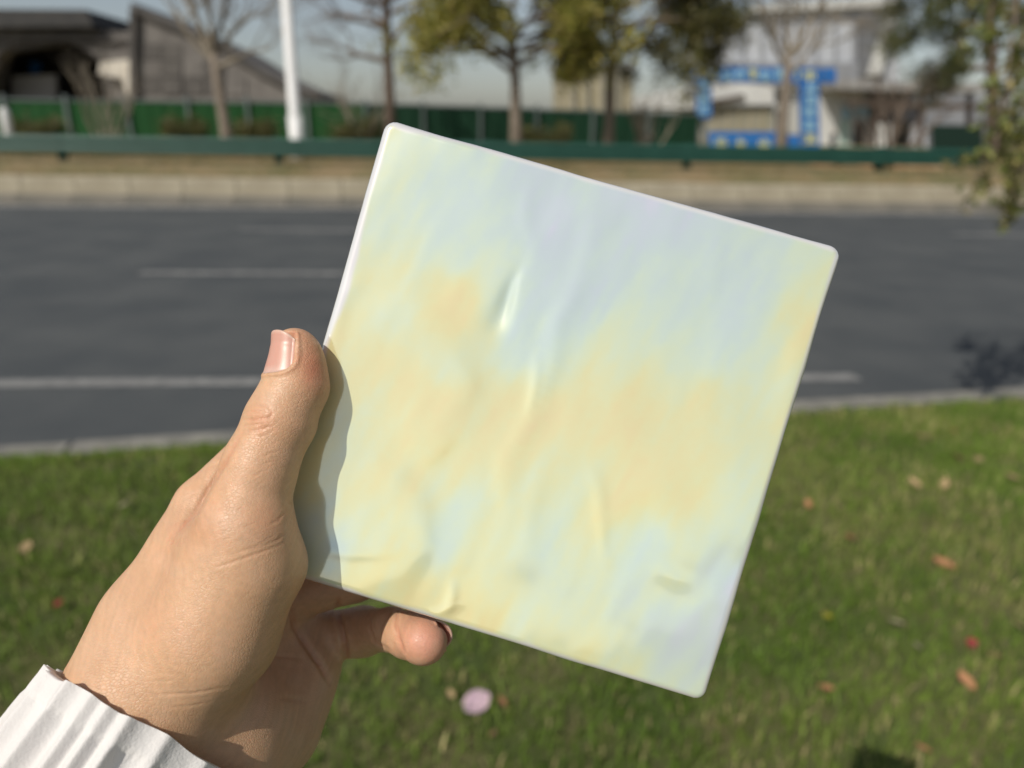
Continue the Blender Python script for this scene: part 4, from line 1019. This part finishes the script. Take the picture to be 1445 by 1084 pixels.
mn = n.new('ShaderNodeMath'); mn.operation = 'MINIMUM'; mn.inputs[1].default_value = .14; l.new(vo.outputs['Distance'], mn.inputs[0])
n1 = n.new('ShaderNodeTexNoise'); n1.inputs['Scale'].default_value = 1500; n1.inputs['Detail'].default_value = 4; l.new(tc.outputs['Object'], n1.inputs['Vector'])
ad = n.new('ShaderNodeMath'); ad.operation = 'MULTIPLY_ADD'; ad.inputs[1].default_value = .12; l.new(n1.outputs['Fac'], ad.inputs[0]); l.new(mn.outputs[0], ad.inputs[2])
bu = n.new('ShaderNodeBump'); bu.inputs['Strength'].default_value = .6; bu.inputs['Distance'].default_value = .0006
n3_ = n.new('ShaderNodeTexNoise'); n3_.inputs['Scale'].default_value = 55; l.new(tc.outputs['Object'], n3_.inputs['Vector'])
ms = n.new('ShaderNodeMapRange'); ms.inputs[1].default_value = .35; ms.inputs[2].default_value = .65; ms.inputs[3].default_value = .25; ms.inputs[4].default_value = .8; l.new(n3_.outputs['Fac'], ms.inputs[0]); l.new(ms.outputs[0], bu.inputs['Strength'])
l.new(ad.outputs[0], bu.inputs['Height']); l.new(bu.outputs[0], b.inputs['Normal'])
n2_ = n.new('ShaderNodeTexNoise'); n2_.inputs['Scale'].default_value = 300; l.new(tc.outputs['Object'], n2_.inputs['Vector'])
mr = n.new('ShaderNodeMapRange'); mr.inputs[3].default_value = .34; mr.inputs[4].default_value = .56; l.new(n2_.outputs['Fac'], mr.inputs[0]); l.new(mr.outputs[0], b.inputs['Roughness'])
MATS['skin'] = sk
h_base = cam_to_world(C(258, 1010, 4) / 1000)
person = fast_mesh('person', cam_to_world(HV2 / 1000) - h_base, HQ, np.full(len(HQ), 4), 'skin', None, True, tint)
person.location = tuple(h_base)
props(person, 'left hand and wrist in a white pleated cuff gripping the tile', 'person')

# nail plates
nm_ = bpy.data.materials.new('nail'); nm_.use_nodes = True; b = nm_.node_tree.nodes['Principled BSDF']
at = nm_.node_tree.nodes.new('ShaderNodeAttribute'); at.attribute_name = 'tint'; nm_.node_tree.links.new(at.outputs['Color'], b.inputs['Base Color'])
b.inputs['Roughness'].default_value = .36; b.inputs['Subsurface Weight'].default_value = .2; b.inputs['Subsurface Radius'].default_value = (1, .4, .3); b.inputs['Subsurface Scale'].default_value = .002
MATS['nail'] = nm_
for nm, a, b_, dors, s0, s1, phi in NAILS:
    ax, dz, sd = nail_frame(a, b_, dors); NU, NVv = 22, 16
    uu, vv = np.meshgrid(np.linspace(-1, 1, NU), np.linspace(-1, 1, NVv), indexing='ij')
    # rounded base, gently arched free edge
    s_ = (s0 + s1) / 2 + uu * (s1 - s0) / 2
    s_ = np.where(uu < 0, s_ + np.abs(vv) ** 3 * 1.6 * (-uu), s_ - np.abs(vv) ** 2.4 * 3.0 * uu)
    th = np.radians(vv * phi * .97)
    D = np.cos(th)[..., None] * dz + np.sin(th)[..., None] * sd
    sc0 = np.minimum(s_, 2.0); O = b_ + sc0[..., None] * ax
    # march inwards to the skin
    ex = np.maximum(s_ - 2.0, 0)[..., None] * ax
    P = O + D * 14
    for _ in range(40): P = P - D * np.clip(hand(P), -2, 2)[..., None] * .8
    rad_ = np.sqrt(((P - O) ** 2).sum(-1)); 
    rad_ = rad_ * .6 + rad_[:, NVv // 2][:, None] * .4 * np.clip(np.cos(th) * .2 + .8, 0, 1)
    P = O + D * rad_[..., None] + ex
    top = P + D * .12; bot = P - D * .5
    Vn = np.concatenate([top.reshape(-1, 3), bot.reshape(-1, 3)]); ii = lambda i, j: i * NVv + j; M_ = NU * NVv
    fs = []
    for i in range(NU - 1):
        for j in range(NVv - 1):
            fs += [(ii(i, j), ii(i, j + 1), ii(i + 1, j + 1), ii(i + 1, j)), (M_ + ii(i, j), M_ + ii(i + 1, j), M_ + ii(i + 1, j + 1), M_ + ii(i, j + 1))]
    for i in range(NU - 1):
        for j in (0, NVv - 1): fs.append((ii(i, j), ii(i + 1, j), M_ + ii(i + 1, j), M_ + ii(i, j)))
    for j in range(NVv - 1):
        for i in (0, NU - 1): fs.append((ii(i, j), ii(i, j + 1), M_ + ii(i, j + 1), M_ + ii(i, j)))
    pinkc, white, lun = np.array([.57, .305, .235]), np.array([.66, .50, .40]), np.array([.60, .38, .31])
    uf = np.concatenate([uu.ravel()] * 2); vf = np.concatenate([vv.ravel()] * 2)
    wt = .55 * np.clip((uf + .10 * vf * vf - .86) / .08, 0, 1)[:, None]; lu = np.clip((-.62 - uf - .3 * vf * vf) / .2, 0, 1)[:, None]
    tn = (pinkc * (1 - wt) + white * wt) * (1 - lu) + lun * lu
    o = mesh_obj(nm, cam_to_world(Vn / 1000) - h_base, fs, 'nail', person, True, tn)

# ---- pleated cuff
cc_ = (W1 + W2) / 2 + ARM * 5.5; e1 = W2 - W1; HW = np.linalg.norm(e1) / 2; RA, RB = HW + 26.0, 30.5; e1 = unit(e1 - (e1 @ ARM) * ARM); e2 = np.cross(ARM, e1)
NT, NL = 560, 70; NPL = 27
th = np.linspace(0, 2 * math.pi, NT, endpoint=False)
pr_rng = np.random.default_rng(5); jit = pr_rng.normal(0, .22, NPL); amp_ = pr_rng.uniform(.7, 1.25, NPL)
ph = th / (2 * math.pi) * NPL
fold = np.zeros(NT)
for k in range(-1, NPL + 1):
    d = ph - (k + .5 + jit[k % NPL]); d = (d + NPL / 2) % NPL - NPL / 2
    fold = np.maximum(fold, amp_[k % NPL] * np.exp(-np.abs(d / .27) ** 1.7))
Vs = []
for i in range(NL):
    t = (i / (NL - 1)) ** 2.2; s_ = t * 120
    hem = 1 / (1 + math.exp((s_ - 7.2) / .35))
    opn = 1 + .02 * math.exp(-s_ / 10) + .10 * t
    fa = 3.1 * (1 - .35 * hem) * (1 + .25 * math.sin(.09 * s_)) 
    wobz = .7 * np.sin(3 * th + 1) + .55 * np.sin(9 * th + 2) + .35 * fold
    drift = .35 * math.sin(s_ * .05)
    f2 = np.interp((th + drift * .06) % (2 * math.pi), th, fold, period=2 * math.pi)
    r_ = fa * (f2 - .5) + .55 * hem - .45 * math.exp(-((s_ - 7.4) / .7) ** 2) * (.55 + .45 * np.cos(th * 112)) + .05 * np.sin(th * 31 + s_ * .9) * np.sin(s_ * .7 + th * 5)
    ca, sa_ = np.cos(th), np.sin(th)
    P = cc_ + (s_ - wobz * math.exp(-s_ / 6))[:, None] * ARM + ((RA * opn + r_) * ca)[:, None] * e1 + ((RB * opn + r_) * sa_)[:, None] * e2
    Vs.append(P)
# inner skin of the hem, turned in
inn = []
for i, s_ in enumerate((0.2, 4, 9, 14)):
    inn.append(cc_ + (s_ + 0 * th)[:, None] * ARM + ((RA - 1.1 + 1.0 * (fold - .5)) * np.cos(th))[:, None] * e1 + ((RB - 1.1 + 1.0 * (fold - .5)) * np.sin(th))[:, None] * e2)
rows = inn[::-1] + Vs; Vc = np.concatenate(rows); R_ = len(rows)
loops = np.array([(i * NT + j, i * NT + (j + 1) % NT, (i + 1) * NT + (j + 1) % NT, (i + 1) * NT + j) for i in range(R_ - 1) for j in range(NT)])
cm = bpy.data.materials.new('white_cotton'); cm.use_nodes = True; n, l = cm.node_tree.nodes, cm.node_tree.links; b = n['Principled BSDF']
b.inputs['Base Color'].default_value = (.84, .82, .80, 1); b.inputs['Roughness'].default_value = .85; b.inputs['Specular IOR Level'].default_value = .2
b.inputs['Sheen Weight'].default_value = .15
tc = n.new('ShaderNodeTexCoord'); w1 = n.new('ShaderNodeTexNoise'); w1.inputs['Scale'].default_value = 1300; w1.inputs['Detail'].default_value = 3; l.new(tc.outputs['Object'], w1.inputs['Vector'])
bu = n.new('ShaderNodeBump'); bu.inputs['Strength'].default_value = .35; bu.inputs['Distance'].default_value = .0006; l.new(w1.outputs['Fac'], bu.inputs['Height']); l.new(bu.outputs[0], b.inputs['Normal'])
tr = n.new('ShaderNodeBsdfTranslucent'); tr.inputs['Color'].default_value = (.8, .72, .68, 1); mx = n.new('ShaderNodeMixShader'); mx.inputs[0].default_value = .22
l.new(b.outputs[0], mx.inputs[1]); l.new(tr.outputs[0], mx.inputs[2]); l.new(mx.outputs[0], n['Material Output'].inputs[0]); MATS['white_cotton'] = cm
slv = fast_mesh('sleeve', cam_to_world(Vc / 1000) - h_base, loops, np.full(len(loops), 4), 'white_cotton', person, True)
slv['label'] = 'white finely pleated cotton cuff'

# ---- worker on the far site
WD = 27.0
ws, wz = on(1178, 182, WD)
def worker(P):
    d = chain(P, [((0, 0, .95), .15), ((0, 0, 1.22), .17), ((0, 0, 1.42), .13)], .1)
    d = smin(d, rcone(P, (0, 0, 1.45), (0, 0, 1.55), .06, .055), .05); d = smin(d, rcone(P, (0, -.01, 1.62), (0, -.02, 1.66), .095, .10), .03)
    for q in (-1, 1):
        d = smin(d, chain(P, [((q * .17, 0, 1.40), .065), ((q * .24, .03, 1.12), .052), ((q * .2, -.12, .9), .042), ((q * .19, -.17, .82), .04)], .04), .06)
        d = smin(d, chain(P, [((q * .09, 0, .92), .10), ((q * .1, -.02, .5), .075), ((q * .11, .02, .07), .05), ((q * .12, -.13, .04), .042)], .04), .06)
    return d
wv, wq = field_mesh(worker, (-.45, -.4, -.1), (.45, .35, 1.9), .03, 0, 2)
zz = wv[:, 2]
wt = np.where((zz > 1.52)[:, None], np.array([.5, .33, .24]), np.where((zz > .93)[:, None], np.array([.05, .055, .06]), np.array([.035, .04, .06])))
wk = fast_mesh('person', wv, wq, np.full(len(wq), 4), 'cloth_tint', None, True, wt)
wk.location = tuple(RF(ws, WD, Z_V - .05)); wk.rotation_euler = (0, 0, .4)
sc_ = (wz - (Z_V - .05)) / 1.80; wk.scale = (sc_,) * 3
props(wk, 'distant worker in dark clothes and a tan hard hat by the site cabin', 'person')
mb = MB(); hat = [(.0, .125), (.02, .13), (.05, .122), (.09, .095), (.115, .05), (.122, .004)]
vs = [(r * math.cos(a * math.pi / 8), r * math.sin(a * math.pi / 8) - .015, 1.665 + z) for z, r in hat for a in range(16)]
mb.add(vs, [(i * 16 + j, i * 16 + (j + 1) % 16, (i + 1) * 16 + (j + 1) % 16, (i + 1) * 16 + j) for i in range(5) for j in range(16)])
mesh_obj('hard_hat', mb.v, mb.f, 'cream', wk, True)

# ---- fallen leaves and petals on the lawn
TAN, ORG, BRN, RED, PNK, YEL, BEI = (.46, .33, .18), (.46, .23, .12), (.22, .135, .075), (.34, .06, .06), (.72, .52, .60), (.30, .28, .03), (.36, .32, .20)
LEAVES = [(50, 832, TAN, 26, 'tan fallen leaf on the dark grass left of the hand'), (183, 760, BEI, 18, 'pale dry leaf on the grass just left of the knuckles'), (95, 912, RED, 16, 'dark red petal on the grass above the cuff'),
 (1290, 686, TAN, 22, 'light tan leaf in the middle of the lawn right of the tile'), (1331, 688, TAN, 26, 'flat tan leaf just right of the light tan leaf'), (1140, 718, ORG, 20, 'orange leaf close to the right edge of the tile'), (1330, 804, ORG, 34, 'large orange leaf curled on the lawn at the right'),
 (1165, 886, YEL, 22, 'small yellow flower in the grass right of the tile\'s lower corner'), (1262, 890, BEI, 20, 'beige leaf fragment right of the yellow flower'), (1368, 923, RED, 24, 'bright red petal on the lawn at the right edge'), (1360, 976, ORG, 32, 'large orange leaf at the lower right below the red petal'),
 (1163, 981, ORG, 26, 'orange leaf below the yellow flower near the bottom'), (1292, 925, BEI, 20, 'beige leaf left of the red petal'), (672, 1012, PNK, 44, 'pale pink petal on the grass below the tile'), (637, 1003, TAN, 18, 'small tan leaf just left of the pink petal'),
 (709, 1009, ORG, 24, 'orange brown leaf just right of the pink petal'), (695, 1056, BRN, 18, 'brown leaf under the pink petal near the bottom edge'), (1352, 652, BRN, 24, 'brown leaf on the grass above the flat tan leaf'), (1300, 622, TAN, 24, 'tan leaf near the kerb right of the tile'), (1378, 655, TAN, 22, 'upper tan leaf at the right edge of the lawn'),
 (1428, 680, TAN, 26, 'lower tan leaf at the right edge of the lawn'), (1197, 765, ORG, 20, 'small orange leaf below the leaf beside the tile'), (1300, 1068, ORG, 22, 'orange leaf cut by the bottom edge of the picture'), (1432, 895, TAN, 26, 'tan leaf at the right edge beside the red petal'), (1400, 940, BRN, 22, 'brown leaf between the red petal and the lower orange leaf'),
 (215, 880, BEI, 2, ''), (1345, 615, ORG, 18, 'orange brown leaf nearest to the kerb at the right')]
for px, py, col, size, lb in LEAVES:
    if not lb: continue
    p = ground(px, py, .05); p[2] = float(lawn_z(p[0], p[1])) + .026
    depth = (p - EYE) @ FWD; L_ = size * depth / F_PX * .98
    NU, NVv = 9, 5; ang = random.uniform(0, 6.28); cu = random.uniform(.15, .45); tl = random.uniform(-.3, .3)
    vs, fs = [], []
    asp = .62 if col in (PNK, RED) else .5
    for k in (0, 1):
        for i in range(NU):
            u = i / (NU - 1) * 2 - 1; wid_ = max(.03, (1 - abs(u) ** 2.2) ** .8) * asp
            for j in range(NVv):
                v = (j / (NVv - 1) * 2 - 1) * wid_
                vs.append((u * L_ / 2, v * L_ / 2, (cu * (v * v * 1.6 + u * u * .5) + tl * u * .3 - .04 * k + .06 * math.sin(5 * u + v * 7)) * L_ / 2))
    o2 = NU * NVv
    for i in range(NU - 1):
        for j in range(NVv - 1):
            a = i * NVv + j; fs += [(a, a + NVv, a + NVv + 1, a + 1), (o2 + a, o2 + a + 1, o2 + a + NVv + 1, o2 + a + NVv)]
    for i in range(NU - 1):
        for j in (0, NVv - 1): a = i * NVv + j; fs.append((a, a + NVv, o2 + a + NVv, o2 + a))
    tcol = np.array(col) * np.random.default_rng(int(px)).uniform(.8, 1.15, (len(vs), 1))
    nm = 'petal' if col in (PNK, RED) else ('flower' if col is YEL else 'fallen_leaf')
    if nm == 'flower':
        root = empty('flower', p - np.array([0, 0, .02]), lb, 'flower')
        for k in range(6):
            o = mesh_obj('petal', [(x * .4 + L_ * .2, y * .4, z * .4) for x, y, z in vs], fs, 'dry_leaf', root, True, tcol); o.rotation_euler = (0, -.35, k * math.pi / 3); o.location = (0, 0, .03)
        mesh_obj('stem', [(-.001, 0, -.02), (.001, -.001, -.02), (.001, .001, -.02), (-.001, 0, .03), (.001, -.001, .03), (.001, .001, .03)], [(0, 1, 4, 3), (1, 2, 5, 4), (2, 0, 3, 5)], 'leaf_tint', root, False, np.tile([.1, .15, .03], (6, 1)))
        continue
    o = mesh_obj(nm, vs, fs, 'dry_leaf', None, True, tcol)
    o.location = tuple(p); o.rotation_euler = (random.uniform(-.35, .35), random.uniform(-.35, .35), ang)
    if col is PNK: o.rotation_euler = (.55, 0, .75); o.scale = (1.15, 1.15, 1)
    props(o, lb, 'petal' if nm == 'petal' else 'leaf', 'petals on the lawn' if nm == 'petal' else 'fallen leaves on the lawn')
